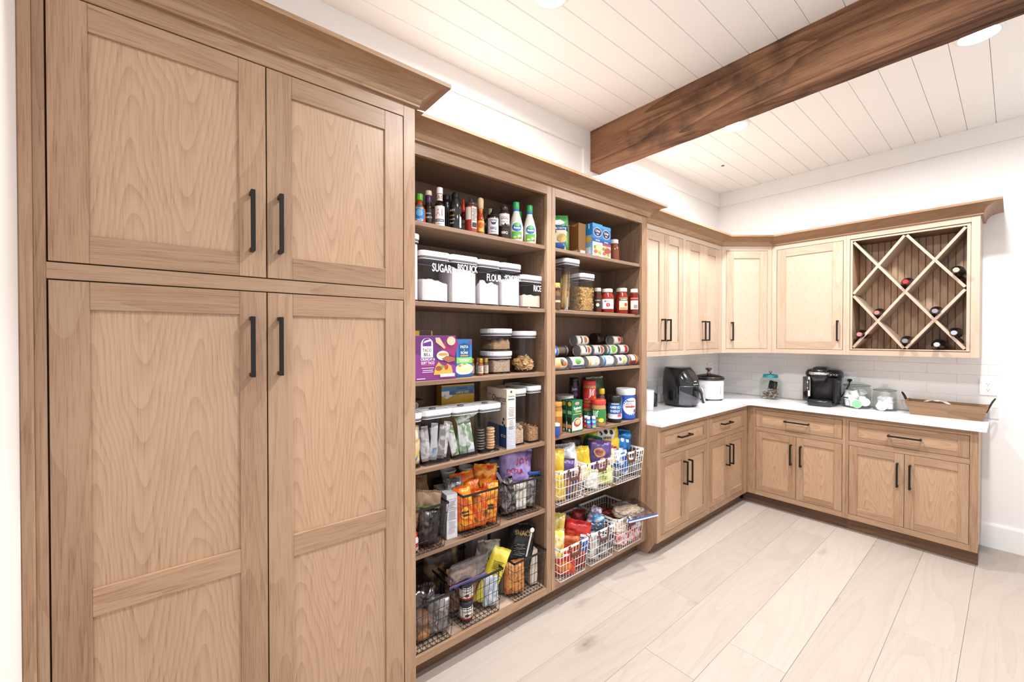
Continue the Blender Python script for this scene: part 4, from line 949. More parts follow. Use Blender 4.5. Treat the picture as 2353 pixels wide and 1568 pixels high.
for i, (cx, cy, w_, h_, rz_, ro, mt_, lb) in enumerate((
        (-.055, .392, .085, .205, -20, -7, ORG, 'orange candy bag at the front left of its basket'), (-.05, .455, .08, .175, -15, 5, ORG2, 'orange candy bag low in the middle of its basket'),
        (-.055, .515, .085, .20, -25, 4, ORG3, 'orange and yellow candy bag at the front right of its basket'), (-.125, .425, .13, .245, -10, -4, ORG, 'puffed orange candy bag rising behind, on the left'),
        (-.13, .525, .13, .262, -18, 6, ORG3, 'puffed orange candy bag rising behind, on the right'), (-.085, .482, .08, .215, -10, -10, ORG2, 'slanting orange candy bag in the middle of its basket'))):
    bag('candy_bag', lb, 'candy bag', cx, cy, Z5 + .012, w_, h_, .045, [mt_], rz=rz_, roll=ro, seed=50 + i, texts=[('p', 'e', 0, h_ * .45, w_ * .5, h_ * .3, M('#f0b23a', .4)), ('p', 'r', 0, h_ * .47, w_ * .42, .012, M('#5a2416', .5)), ('p', 'r', .004, h_ * .40, w_ * .34, .010, M('#5a2416', .5))] if i in (0, 2, 4) else (), group='orange candy bags in the black basket')
bag('snack_bag', 'silver-lined bag standing left among the orange candy bags', 'bag', -.105, .372, Z5 + .012, .09, .235, .05, [SILV], rz=-20, roll=-6, seed=57, crinkle=1.4)
P = [(.030, 0), (.038, .05), (.041, .056), (.041, .059)]
def tub(label, x, y, z, lid=True):
    t = thing('plastic_tub', label, 'tub', (x, y, z), RZ)
    MB().lathe([(.028, 0), (.036, .05), (.040, .054), (.040, .060), (.037, .060), (.0345, .052), (.027, .004)], 28, cap1=True).obj('body', M('#d9d7d6', .4), t)
    return t
tub('white plastic tub lying behind the orange candy bags, left', -.215, .385, Z5 + .2025)
tub('white plastic tub behind the orange candy bags, right of the other', -.20, .485, Z5 + .2025)
carton('food_box', 'dark box behind the white tubs in the candy basket', 'box', -.17, .44, Z5 + .012, .2, .1, .188, M('#3c322e', .6))
LAV = foil('#9a80c0', '#b9a4d8', '#8468ab', 10, .35, .05)
bag('snack_bag', 'lavender bag with red lettering flopped over its black basket', 'bag', -.125, .742, Z5 + .105, .185, .205, .10, [LAV], rz=-24, roll=5, tilt=-8, seed=61, crinkle=1.5, rnd_top=-.25, texts=[('t', 'JOY', .03, .155, .046, '#c2294a', .9), ('t', 'EXTRA', -.012, .102, .034, '#c2294a', .9)])
box_t = thing('bag_clip', 'blue clip at the lower edge of the lavender bag', 'clip', (-.052, .822, Z5 + .195), RZ - .5)
box('clip_bar', M('#2450a8', .4), -.032, .032, -.006, .006, -.008, .008, parent=box_t, bevel=.003); box('clip_hinge', M('#1b3f88', .4), .026, .034, -.008, .008, -.010, .010, parent=box_t, bevel=.002)
bag('snack_bag', 'black bag behind the lavender bag', 'bag', -.20, .66, Z5 + .012, .16, .285, .08, [foil('#1c1a1b', '#2a2728', '#141214', 14, .3, .2)], rz=-10, seed=62, texts=[('p', 'r', -.02, .225, .07, .008, M('#d9d5d0', .5)), ('p', 'r', -.02, .208, .05, .006, M('#d9d5d0', .5))])
bag('snack_bag', 'clear bag of oats in the black basket below the lavender bag', 'bag', -.075, .735, Z5 + .012, .09, .14, .05, [foil('#cfc4b6', '#e9e2d8', '#8a7f76', 30, .5, 0)], rz=-20, seed=63)
bag('snack_bag', 'dark clear bag on the left of the lavender bag basket', 'bag', -.07, .665, Z5 + .012, .09, .18, .05, [foil('#4a4443', '#8d8784', '#2a2625', 24, .25, .3)], rz=-20, roll=-8, seed=64, crinkle=1.5)
bag('snack_bag', 'silver striped bag on the right of the lavender bag basket', 'bag', -.075, .800, Z5 + .012, .08, .165, .05, [SILV], rz=-25, roll=4, seed=65)
box_t = thing('bag_clip', 'long grey clip standing slantwise in the lavender bag basket', 'clip', (-.045, .655, Z5 + .10), RZ - .4); box_t.rotation_euler = (R(-6), R(-28), RZ - .4)
box('clip_bar', M('#8d898b', .35), -.008, .008, -.003, .003, 0, .155, parent=box_t, bevel=.002); box('clip_arm', M('#77737a', .35), -.007, .007, -.006, -.0025, .01, .15, parent=box_t, bevel=.0015)

# bottom row, left unit
basket('black wire basket of rolls half hidden by the tall cupboard, bottom shelf', .000, .1725, ZB, .244, .30, .215, 'black', rz=0)
basket('black wire basket with zip bag and nut spread jars, bottom shelf', -.004, .452, ZB, .245, .30, .215, 'black', rz=.02)
basket('black wire basket with the black snack bag, bottom shelf', -.002, .755, ZB, .222, .30, .212, 'black', rz=0)
def roll(label, x, y, z, r, mt_):
    m = MB(); m.lathe([(r * .6, 0), (r * .95, r * .25), (r, r * .55), (r * .8, r * 1.0), (r * .4, r * 1.22), (0, r * 1.28)], 20); o_ = m.obj('bread_roll', mt_, None, (x, y, z)); return tag(o_, label, 'bread roll')
BR = grain('bread_crust', '#c08a5a', '#9a643a', 40, .7, .3)
roll('brown bread roll at the bottom front of the left black basket', -.085, .165, ZB + .012, .045, BR); roll('brown bread roll resting on top of the lower roll in the left black basket', -.09, .175, ZB + .0712, .042, BR)
bag('plastic_bag', 'crumpled clear bag over the bread rolls', 'bag', -.10, .16, ZB + .012, .16, .22, .12, [POLY], rz=-20, seed=71, crinkle=1.6)
bag('plastic_bag', 'grey plastic bag on the right in the bread roll basket', 'bag', -.07, .235, ZB + .012, .10, .16, .05, [foil('#8a8583', '#5f5a58', '#b5b0ad', 20, .3, .2)], rz=-25, roll=6, seed=72, crinkle=1.5)
nut = [('p', 'r', 0, .040, .10, .052, M('#efe9e3', .4)), ('t', 'nutella', 0, .050, .018, '#26201f', .9), ('p', 'e', .0, .030, .022, .014, M('#5b3320', .5)), ('p', 'e', .018, .026, .012, .010, M('#c9a05a', .5)), ('p', 'r', 0, .016, .10, .006, M('#b8342c', .4))]
P = [(.028, 0), (.033, .004), (.0335, .06), (.029, .071), (.029, .073)]
for k, lb in enumerate(('hazelnut spread jar at the bottom of a stack of two', 'hazelnut spread jar on top of the other one')):
    bottle('spread_jar', lb, 'jar', -.062, .392, ZB + .012 + k * .0945, P, M('#3c2017', .25), cp_(.0325, .0715, .093), M('#35364a', .4), nut, -.4)
bag('snack_bag', 'yellow bag slanting in the middle black basket, bottom shelf', 'bag', -.085, .500, ZB + .030, .10, .270, .04, [foil('#d9c52f', '#d9c52f', '#e8dc6a', 10, .4, 0)], rz=-20, roll=24, seed=73, texts=scatter_text([], .0, .19, .06, .06, 7, M('#7a6f2a', .6)), crinkle=.8)
bag('snack_bag', 'silver and cream bag behind the yellow bag', 'bag', -.16, .56, ZB + .012, .14, .27, .06, [foil('#a9a39a', '#d0c8bb', '#6f685f', 14, .4, .2)], rz=-10, roll=8, seed=74)
bag('snack_bag', 'white and blue packet beside the slanting yellow bag', 'packet', -.06, .535, ZB + .012, .08, .16, .04, [foil('#d9dce0', '#9fb6c9', '#f0efec', 18)], rz=-25, seed=75)
bag('snack_bag', 'bag of brown rice cakes behind the spread jars', 'bag', -.15, .42, ZB + .012, .17, .20, .09, [foil('#8a5f45', '#a87a5c', '#c9a98f', 24, .4, 0)], rz=-5, seed=76)
bag('snack_bag', 'dark bag at the back left of the zip bag basket', 'bag', -.24, .36, ZB + .012, .2, .27, .06, [foil('#4a3a30', '#2b2320', '#8a7048', 14, .4, .1)], rz=0, seed=77)
zt = bag('zip_bag', 'clear zip bag with blue seal draped over the middle black basket', 'zip bag', -.03, .375, ZB + .222, .20, .125, .045, [POLY], rz=-8, roll=-4, tilt=24, seed=78, crinkle=.9)
box('zip_strip', M('#2f5fa8', .4), -.098, .098, -.024, -.0215, .004, .013, parent=zt); box('zip_strip', M('#8a4a86', .4), -.098, .098, -.025, -.0225, .018, .022, parent=zt)
bag('snack_bag', 'black snack bag with gold lettering rising from the right basket, bottom shelf', 'bag', -.095, .735, ZB + .10, .15, .235, .08, [foil('#1f1d1e', '#2c292a', '#171516', 12, .3, .2)], rz=-26, roll=12, tilt=-10, seed=79, crinkle=1.4, texts=[('t', 'SNACK', .0, .20, .034, '#c9a25a', .9)] + scatter_text([], -.01, .12, .07, .06, 7, M('#8a8684', .5)))
bag('snack_bag', 'orange crisps bag below the black snack bag', 'bag', -.065, .695, ZB + .012, .11, .165, .06, [foil('#c9803f', '#d99a5a', '#a8602a', 26, .4, 0)], rz=-20, seed=80)
carton('milk_carton', 'cream coloured carton at the right of the bottom right black basket', 'carton', -.055, .828, ZB + .012, .045, .06, .185, M('#ddd2bd', .5), rz=-.2)
P = [(.026, 0), (.03, .004), (.03, .16), (.024, .17), (.024, .172)]
bottle('spread_jar', 'jar with white lid and black cap mark behind the orange crisps bag', 'jar', -.12, .66, ZB + .012, P, M('#6a5f55', .3), cp_(.027, .17, .196), M('#e5e2df', .4), (), 0)
bt = thing('bag_clip', 'pale grey bag clip stick upright on the black snack bag', 'clip', (-.022, .742, ZB + .205), RZ); bt.rotation_euler = (R(-5), R(16), RZ - .4)
box('clip_stem', M('#c9c6c4', .4), -.004, .004, -.003, .003, 0, .12, parent=bt, bevel=.001)
MB().lathe([(.011, -.004), (.013, 0), (.011, .004)], 20, c=(0, 0, .135), axis='y').obj('clip_head', M('#d6d3d0', .4), bt)
carton('storage_box', 'pale grey plastic box at the back of the bottom shelf', 'box', -.24, .60, ZB, .10, .08, .30, M('#a39c96', .5)); carton('storage_box', 'grey brown carton at the back right of the bottom shelf', 'box', -.25, .745, ZB, .13, .07, .325, M('#7d736b', .6))

# ------------------------------------------------------------------ right unit, top shelf
Q1, Q2, Q3, Q4, Q5 = 1.9866, 1.6464, 1.304, .9406, .5622
bag('chip_bag', 'green and blue bag standing at the left end of the top shelf, right unit', 'bag', -.085, 1.035, Q1, .135, .20, .07, [foil('#3d8a45', '#3d8a45', '#4f9a52', 8, .4, .05)], rz=-35, seed=81, crinkle=.7,
    texts=[('p', 'r', 0, .075, .11, .14, M('#d9cfb5', .45)), ('p', 'r', 0, .128, .118, .034, M('#27407f', .45)), ('t', 'CHICKEN BROTH', .0, .128, .0125, '#ffffff', .8), ('p', 'e', 0, .16, .07, .03, M('#e9e9e4', .5)), ('p', 'r', -.01, .03, .1, .035, M('#2b57a0', .45)), ('p', 'e', .02, .07, .055, .05, M('#c9a45a', .5)), ('p', 'e', -.03, .105, .035, .03, M('#2a3a2a', .5))])
BRN = M('#8a5c2a', .5)
carton('broth_carton', 'plain brown broth carton, left one of the two brown cartons', 'carton', -.135, 1.222, Q1, .066, .066, .192, BRN, L=[('p', [(-.5, .5), (0, .1), (.5, .5)], 0, .17, .06, .03, M('#c9935a', .5))])
carton('broth_carton', 'plain brown broth carton touching the blue stock carton', 'carton', -.062, 1.228, Q1, .066, .066, .193, BRN, L=[('p', [(-.5, .5), (0, .1), (.5, .5)], 0, .17, .06, .03, M('#c9935a', .5)), ('p', 'r', .005, .02, .045, .022, M('#d9d3c8', .5))], F=[('p', 'r', .005, .02, .045, .022, M('#d9d3c8', .5))])
stock = lambda w: [('p', 'r', 0, .10, w, .2, M('#2b7cc4', .4)), ('p', 'r', 0, .19, w, .02, M('#49a0dc', .4)), ('p', 'r', 0, .045, w, .088, M('#e9e4db', .4)), ('p', 'e', 0, .150, w * .86, .058, M('#f0eff0', .4)), ('p', 'e', 0, .150, w * .80, .052, M('#26305f', .4)),
     ('t', 'College', 0, .158, .019, '#ffffff', .8), ('t', 'Inn', 0, .139, .018, '#ffffff', .9), ('p', 'r', 0, .100, w, .022, M('#1f4f9a', .4)), ('t', 'STOCK', 0, .1, .0125, '#ffffff'),
     ('p', 'e', .008, .05, w * .8, .05, M('#c9a060', .5)), ('p', 'e', .010, .054, w * .6, .034, M('#e0c48a', .5)), ('p', 'e', -.02, .03, .035, .022, M('#b85a34', .5)), ('p', 'e', .02, .022, .03, .02, M('#8a9a4a', .5)), ('p', 'e', -.028, .058, .02, .02, M('#6f8a3a', .5)), ('p', 'e', .0, .012, .045, .014, M('#d9b48a', .5))]
carton('stock_carton', 'blue chicken stock carton with white spout strip, next to the brown cartons', 'carton', -.028, 1.3305, Q1, .095, .078, .202, M('#2b7cc4', .4), F=stock(.094), L=[('p', 'r', 0, .1, .076, .2, M('#7fb2da', .4)), ('p', 'r', 0, .165, .076, .07, M('#2b86c8', .4)), ('p', 'r', .004, .105, .045, .035, M('#e3b44a', .5)), ('p', 'r', 0, .035, .05, .04, M('#e6ebf0', .5)), ('p', 'r', .012, .183, .008, .03, M('#f3f3f3', .5))])
carton('stock_carton', 'blue beef stock carton right of the chicken stock', 'carton', -.040, 1.430, Q1, .092, .07, .198, M('#2b7cc4', .4), F=stock(.091) + [('p', 'r', 0, .084, .091, .012, M('#c23a3a', .45)), ('p', 'e', .012, .05, .06, .035, M('#a8443a', .5))])
P = [(.029, 0), (.033, .004), (.033, .095), (.024, .115), (.024, .122)]
bottle('honey_jar', 'glass jar of amber honey with white lid, top shelf', 'jar', -.085, 1.572, Q1, P, M('#8a4428', .1, 0, .6), cp_(.027, .121, .148), M('#dfdcd8', .35), (), -.8)

# second shelf: pasta canisters and sauce jars
canister('tall clear canister holding spaghetti, right unit', -.112, 1.122, Q2, .132, .145, .306, rr=.02)
sp = MB(); rr_ = random.Random(3)
for i in range(110):
    a, b_ = rr_.gauss(0, .011), rr_.gauss(0, .011)
    sp.tube([(-.045 + a, -.035 + b_, .012 + abs(a) * .5), (.030 + a * .8 + rr_.uniform(-.006, .006), .02 + b_ * .8, .255 + rr_.uniform(-.012, .008))], .0011, 4)
for i in range(7): sp.tube([(-.04 + rr_.uniform(-.01, .02), -.03, .014), (.055, rr_.uniform(-.02, .03), rr_.uniform(.1, .2))], .0011, 4)
tag(sp.obj('spaghetti', M('#dcb97c', .6), None, (-.112, 1.122, Q2), (0, 0, RZ)), 'sheaf of dry spaghetti leaning in the tall canister', 'spaghetti', None, 'stuff')
carton('scoop', 'white plastic scoop card standing in the spaghetti canister', 'scoop', -.10, 1.128, Q2 + .011, .022, .004, .075, '#dfe2e6', rz=-.6)
canister('clear canister of bow-tie pasta beside the spaghetti', -.105, 1.258, Q2, .128, .135, .232, rr=.02)
def bow(m, rnd, i, a, b_, c):
    q = Matrix.Rotation(rnd.uniform(0, 6), 3, Vector((rnd.random() - .5, rnd.random() - .5, rnd.random() - .5)).normalized()); s = .011; o3 = Vector((a, b_, c + .01))
    V = [Vector((-s, -s * .8, 0)), Vector((-s * .2, -s * .2, .004)), Vector((-s * .2, s * .2, -.002)), Vector((-s, s * .8, 0)), Vector((s, s * .8, 0)), Vector((s * .2, s * .2, .004)), Vector((s * .2, -s * .2, -.002)), Vector((s, -s * .8, 0))]
    b = len(m.v); m.v += [tuple(o3 + q @ v) for v in V]
    for f in ([0, 1, 2, 3], [4, 5, 6, 7], [1, 6, 5, 2]): m.face([b + k for k in f], None, i % 2)
fill('pasta_bed', 'bow-tie pasta filling its clear canister', 'pasta', -.105, 1.258, Q2 + .009, .112, .118, .135, grain('bow_pasta', '#d6ae66', '#8a6a3c', 90, .8, 1.), bumps=.006, seed=7)
_m = MB(); _r = random.Random(12)
for i in range(330):
    fz = _r.random(); side = _r.random()
    if side < .45: p_ = (_r.uniform(-.055, .055), -.0605)
    elif side < .75: p_ = (-.0575, _r.uniform(-.06, .06))
    else: p_ = (_r.uniform(-.05, .05), _r.uniform(-.05, .05)); fz = 1
    p_ = (max(-.050, min(.050, p_[0])), max(-.053, min(.05, p_[1])))
    bow(_m, _r, i, p_[0], p_[1], .002 + fz * .122)
tag(_m.obj('bow_tie_pasta', [M('#e0bd7c', .7), M('#c99f5c', .7)], None, (-.105, 1.258, Q2 + .009), (0, 0, RZ)), 'pieces of bow-tie pasta against the canister wall', 'pasta', None, 'stuff')
P = [(.018, 0), (.021, .004), (.021, .085), (.016, .1), (.016, .108), (.021, .115), (.021, .125)]
bottle('mustard_jar', 'narrow jar with yellow cap and striped label in front of the spaghetti canister', 'jar', -.022, .967, Q2, P, M('#6b4a30', .3), cp_(.019, .124, .147), M('#e0b04a', .4), [('p', 'r', 0, .045, .06, .06, M('#4a3326', .5)), ('p', 'r', 0, .045, .06, .012, M('#c9b08a', .5)), ('t', 'MUSTARD', 0, .115, .011, '#2a211c', .8)], -.4)
def sauce(label, x, y, r, h, col, lidc, pr_, phi=-.85):
    P = [(r * .9, 0), (r, .005), (r, h * .62), (r * .96, h * .7), (r * .74, h * .82), (r * .74, h * .86)]
    return bottle('sauce_jar', label, 'jar', x, y, Q2, P, M(col, .1, 0, .6), cp_(r * .80, h * .855, h), M(lidc, .35), pr_, phi)
TOM = '#8a2413'
sauce('dark jar with black label at the left end of the tomato jars', -.085, 1.402, .027, .158, '#4a1d14', '#cfc9b8', [('p', 'r', 0, .06, .07, .06, M('#241c1a', .5)), ('t', 'CLASSICO', 0, .078, .010, '#e0d6c4', .8), ('p', 'e', 0, .05, .022, .022, M('#cbbf9f', .5))])
sauce('wide tomato sauce jar with white label and red number', -.075, 1.486, .043, .157, TOM, '#d8d2c2', [('p', 'r', 0, .058, .092, .062, M('#e9e8ea', .45)), ('t', 'MIDS', -.004, .075, .017, '#26232a', .9), ('p', 'e', .004, .052, .026, .026, M('#b0282c', .5)), ('t', '1', .004, .052, .018, '#ffffff')])
sauce('slim dark sauce jar standing behind the two wide tomato jars', -.165, 1.612, .027, .165, '#3d1a12', '#b8b2a2', [('p', 'r', 0, .07, .05, .06, M('#2a201c', .5)), ('p', 'r', 0, .05, .05, .02, M('#c9b27a', .5))])
sauce('large tomato sauce jar with cream label, second from the right end', -.080, 1.648, .0435, .174, TOM, '#dcd6c4', [('p', 'r', .012, .068, .062, .078, M('#e6dcc2', .45)), ('p', 'r', .012, .096, .062, .018, M('#3a4a2a', .5)), ('t', 'CLASSICO', .012, .096, .0125, '#f0e8d0', .8), ('p', 'e', 0, .064, .024, .026, M('#c9c09a', .5)), ('p', 'e', .026, .062, .024, .024, M('#c23a28', .5)), ('p', 'r', .012, .038, .05, .012, M('#b8862f', .5))])
sauce('small tomato sauce jar at the right end of the shelf', -.030, 1.718, .029, .170, '#6b1a10', '#d8d2c2', [('p', 'r', 0, .07, .055, .075, M('#e6d6c8', .45)), ('p', 'r', 0, .098, .055, .014, M('#9a2c26', .5)), ('p', 'r', .008, .05, .026, .024, M('#8a8078', .5))])

# third shelf: cans lying on their sides in clear can racks
def can(label, y, z, x, r=.0345, L=.108, lab='#d9d3c8', pr_=(), ang=0, rz=0, metal='#a8a5a3'):
    t = thing('tin_can', label, 'can', (x, y, z), RZ + rz)
    B = MB(); B.lathe([(r * .86, -L / 2 + .002), (r * .93, -L / 2 + .002), (r, -L / 2), (r * 1.01, -L / 2 + .003), (r * .985, -L / 2 + .006), (r * .985, L / 2 - .006), (r * 1.01, L / 2 - .003), (r, L / 2), (r * .93, L / 2 - .002), (r * .86, L / 2 - .002)], 28, axis='x', sm=False)
    B.obj('body', M(metal, .38, .55), t)
    # paper wrapper and its print follow the barrel; phi 0 faces the room
    m = MB(); mt = Mats(); rw = r * .995
    def add(kind, u, v, w, h, mat, e):
        q = mt(mat); nn = max(4, int(h / .006)); ns = 4; b = len(m.v)
        if kind == 'r':
            for i in range(nn + 1):
                a = (v - h / 2 + h * i / nn) / rw + ang
                for k in range(ns + 1): m.v.append((u - w / 2 + w * k / ns, -(rw + e) * cos(a), (rw + e) * sin(a)))
            for i in range(nn):
                for k in range(ns): m.face([b + i * (ns + 1) + k, b + i * (ns + 1) + k + 1, b + (i + 1) * (ns + 1) + k + 1, b + (i + 1) * (ns + 1) + k], None, q, True)
        else:
            pts = shape_pts(kind, u, v, w, h, 20); N = len(pts); K = 5
            for r_ in range(1, K + 1):
                for a_, b_ in pts: zz = v + (b_ - v) * r_ / K; m.v.append((u + (a_ - u) * r_ / K, -(rw + e) * cos(zz / rw + ang), (rw + e) * sin(zz / rw + ang)))
            m.face([b + i for i in range(N)], None, q, True)
            for r_ in range(K - 1):
                for i in range(N): j = (i + 1) % N; m.face([b + r_ * N + i, b + (r_ + 1) * N + i, b + (r_ + 1) * N + j, b + r_ * N + j], None, q, True)
    add('r', 0, 0, L - .016, 2 * pi * rw, M(lab, .4), .0002)
    for k, it in enumerate(pr_):
        if it[0] == 'p': add(*it[1:], .0005 + .0003 * k)
        else: put_text(m, it[1], it[4], lambda x_, y_: (it[2] + x_, -(rw + .0006 + .0003 * k) * cos((it[3] + y_) / rw + ang), (rw + .0006 + .0003 * k) * sin((it[3] + y_) / rw + ang)), mt(it[5]), it[6] if len(it) > 6 else 1.)
    m.obj('label_print', mt.l, t)
    return t
def mk(*c): return [('p', 'e', -.02 + .02 * i, .0 + .006 * (i % 2), .03, .03, M(k, .45)) for i, k in enumerate(c)]
zr = Q3 + .0375
row = [(1.000, '#e6d6c4', [('p', 'r', -.02, .0, .04, .2, M('#e8a86a', .45)), ('p', 'e', .015, 0, .035, .045, M('#3a3a2a', .5)), ('p', 'e', .03, -.01, .03, .03, M('#b8602f', .5))], 'orange and cream vegetable can, leftmost of the front row'),
       (1.145, '#e8e6dc', [('p', 'e', 0, .0, .05, .04, M('#4f8a3f', .5)), ('p', 'e', .03, .012, .02, .04, M('#9ab86a', .5)), ('p', 'r', 0, -.03, .09, .012, M('#3a5a9a', .5))], 'cream can with green vegetables, second in the front row'),
       (1.290, '#efeee9', [('p', 'r', -.035, 0, .016, .2, M('#e0a83a', .45)), ('p', 'e', .018, -.006, .035, .04, M('#c9c08a', .5)), ('p', 'r', .0, .02, .05, .008, M('#7a7a72', .5))], 'white can with yellow band, third in the front row'),
       (1.432, '#f0efec', [('p', 'r', -.036, 0, .018, .2, M('#2b6db0', .45)), ('p', 'e', .01, .014, .03, .02, M('#a88a5a', .5))], 'white can with blue band, fourth in the front row'),
       (1.572, '#e9ebdf', [('p', 'e', -.02, 0, .03, .03, M('#6a3a7a', .5)), ('p', 'e', .022, 0, .04, .06, M('#a9c06a', .5))], 'white and pale green can with purple spot, fifth in the front row'),
       (1.705, '#8a2a22', [('p', 'r', -.01, .01, .045, .05, M('#e6dccb', .45)), ('p', 'r', .03, 0, .012, .1, M('#d9a03a', .5))], 'dark red can with cream label at the right end of the front row')]
for y_, c_, p_, lb in row: can(lb, y_, zr, -.052, lab=c_, pr_=p_, ang=.35)
up = [(-.165, 1.005, 1.470, '#c9312a', [('p', 'e', 0, 0, .04, .04, M('#f0eeea', .45)), ('p', 'e', 0, 0, .02, .02, M('#26402a', .45))], 'red can with white mark at the far left, top tier'),
      (-.118, 1.000, 1.4085, '#2f6fb5', [('p', 'e', .01, 0, .04, .05, M('#f0eeea', .45))], 'blue and white can at the left of the second tier'),
      (-.175, 1.140, 1.4085, '#4a3a30', [('p', 'r', 0, 0, .05, .04, M('#6b5a4a', .5))], 'dark brown can in the second tier, set back'),
      (-.118, 1.295, 1.4085, '#d9d3cd', [('p', 'r', 0, .01, .012, .05, M('#3a3430', .5)), ('p', 'e', .026, 0, .024, .04, M('#a8502f', .5))], 'white can with dark label strip in the second tier'),
      (-.155, 1.310, 1.470, '#d6cfc6', [('p', 'r', -.012, 0, .012, .05, M('#3b3531', .5)), ('p', 'e', .024, 0, .028, .04, M('#b0602f', .5))], 'topmost can with grey end, left half of the pile'),
      (-.118, 1.420, 1.4085, '#dcd6cf', [('p', 'e', .0, 0, .02, .04, M('#4a4540', .5)), ('p', 'e', .03, 0, .026, .05, M('#a8542f', .5))], 'white and rust can in the middle of the second tier'),
      (-.185, 1.470, 1.4085, '#8aa23f', [('p', 'e', .02, 0, .03, .05, M('#d0d88a', .5))], 'green can at the back of the second tier'),
      (-.118, 1.560, 1.4085, '#dfe6d0', [('p', 'r', -.03, 0, .02, .2, M('#2b8ab0', .45)), ('p', 'e', .014, 0, .05, .05, M('#7fae45', .5)), ('p', 'r', -.034, .02, .01, .05, M('#c23a34', .5))], 'green and white can with teal band in the second tier'),
      (-.118, 1.690, 1.4085, '#e9e3dc', [('p', 'r', .02, 0, .03, .05, M('#b8302c', .45))], 'white can with red panel at the right of the second tier'),
      (-.175, 1.700, 1.470, '#e6dad0', [('p', 'e', .01, 0, .03, .03, M('#c8503c', .5)), ('p', 'r', .036, 0, .014, .2, M('#c23a34', .5))], 'pink and white can on top at the right'),
      (-.185, 1.620, 1.4085, '#c9c2bb', [('p', 'e', 0, 0, .03, .04, M('#9a4a3a', .5))], 'grey can behind the green and white can')]
for x_, y_, z_, c_, p_, lb in up: can(lb, y_, z_, x_, lab=c_, pr_=p_, ang=.2, rz=random.uniform(-.04, .04), r=.033)
P = [(.033, 0), (.037, .005), (.037, .06), (.031, .072), (.031, .076)]
jt = thing('preserve_jar', 'dark jar lying on top of the cans at the back right', 'jar', (-.225, 1.565, 1.4835), RZ + .2)
MB().lathe([(.034, -.045), (.038, -.04), (.038, .02), (.03, .032)], 28, axis='x').obj('body', M('#2a1f1b', .12, 0, .6), jt); MB().lathe([(.032, .032), (.034, .034), (.034, .05), (.031, .053)], 28, axis='x').obj('lid', M('#4a4440', .35, .6), jt)
for i in range(6):
    ya, yb = .9365 + i * .138, .9365 + (i + 1) * .138 - .006; w = yb - ya
    t = thing('can_rack', 'clear plastic can rack on the third shelf, %s from the left' % ('first', 'second', 'third', 'fourth', 'fifth', 'sixth')[i], 'can rack', (0, (ya + yb) / 2, Q3), RZ)
    if i == 5: w -= .002
    for s in (-1, 1):
        sx = s * (w / 2 - .0015)
        m = MB(); pts = [(.012, 0), (.012, .02), (.06, .035), (.13, .09), (.3, .10), (.3, 0)]
        m.loft([[(sx - .0012, y, z) for y, z in pts], [(sx + .0012, y, z) for y, z in pts]]); m.obj('side_wall', ACRYL, t)
    box('floor_plate', ACRYL, -w / 2 + .003, w / 2 - .003, .012, .3, .0005, .0025, parent=t); box('front_lip', ACRYL, -w / 2 + .003, w / 2 - .003, .012, .0145, .003, .018, parent=t)
    box('upper_plate', ACRYL, -w / 2 + .003, w / 2 - .003, .09, .3, .0685, .0705, parent=t)

# fourth shelf, right unit
def jar(name, label, x, y, z, r, h, body, lid, pr_=(), lidh=.022, phi=-.85, neck=.88, rough=.25, cat='jar', ribs=False):
    P = [(r * .9, 0), (r, .006), (r, h - lidh - .018), (r * neck, h - lidh - .004), (r * neck, h - lidh)]
    C_ = cp_(r * (neck + .05), h - lidh - .002, h)
    return bottle(name, label, cat, x, y, z, P, M(body, rough), C_, M(lid, .35), pr_, phi, n=32)
jar('spread_tub', 'orange tub partly hidden at the left end of the fourth shelf', -.055, 1.000, Q4, .034, .184, '#a8682c', '#c98a3c', [('p', 'r', 0, .12, .09, .03, M('#d9a04a', .5))])
jar('spread_tub', 'small blue tub in front of the orange tub', -.018, .962, Q4, .022, .072, '#274a9a', '#e3e0dc', (), lidh=.012)
jar('storage_jar', 'low jar with a wide white lid behind the green boxes', -.215, 1.235, Q4, .056, .187, '#b8aca0', '#e6e3e0', (), lidh=.03, neck=1.0)
spg = [('p', 'r', 0, .092, .09, .184, M('#1f6b3f', .45)), ('p', 'e', 0, .166, .034, .017, M('#e9e6e2', .45)), ('p', 'e', 0, .166, .028, .012, M('#b8282c', .45)), ('t', 'KRAFT', 0, .166, .007, '#ffffff'), ('t', 'Spaghetti', 0, .140, .0215, '#ffffff', .8), ('t', 'Classics', .006, .121, .0205, '#dfe0a0', .8), ('p', 'r', 0, .104, .07, .003, M('#cfd9a0', .5)),
       ('p', [(-.5, -.5), (.5, -.5), (.5, .5), (-.5, .2)], 0, .042, .09, .084, M('#e3dccd', .45)), ('p', 'e', 0, .052, .074, .062, M('#f0ece2', .5)), ('p', 'e', 0, .054, .062, .05, M('#b8452f', .5)), ('p', 'e', .004, .058, .044, .03, M('#dfc39a', .5)), ('p', 'e', .03, .09, .02, .02, M('#b0402c', .5)), ('p', 'r', 0, .005, .09, .01, M('#2a6a45', .5))]
sps = [('p', 'e', 0, .165, .028, .026, M('#c9a83a', .5)), ('p', 'r', 0, .115, .03, .02, M('#8aa880', .5)), ('p', 'r', 0, .07, .032, .03, M('#1c1a16', .5)), ('p', 'r', 0, .035, .032, .02, M('#d08a4a', .5)), ('p', 'r', 0, .012, .012, .016, M('#e9e6e0', .5))]
carton('pasta_box', 'green spaghetti dinner box, front one of two', 'box', -.016, 1.133, Q4, .091, .036, .184, M('#1d4f33', .45), F=spg, L=sps, rz=0)
carton('pasta_box', 'green spaghetti dinner box directly behind the front one', 'box', -.058, 1.130, Q4, .091, .036, .184, M('#1d4f33', .45), F=spg, L=sps)
carton('pasta_box', 'blue-edged thin box behind the two green boxes', 'box', -.1, 1.125, Q4, .091, .022, .168, M('#2a5aa8', .45))
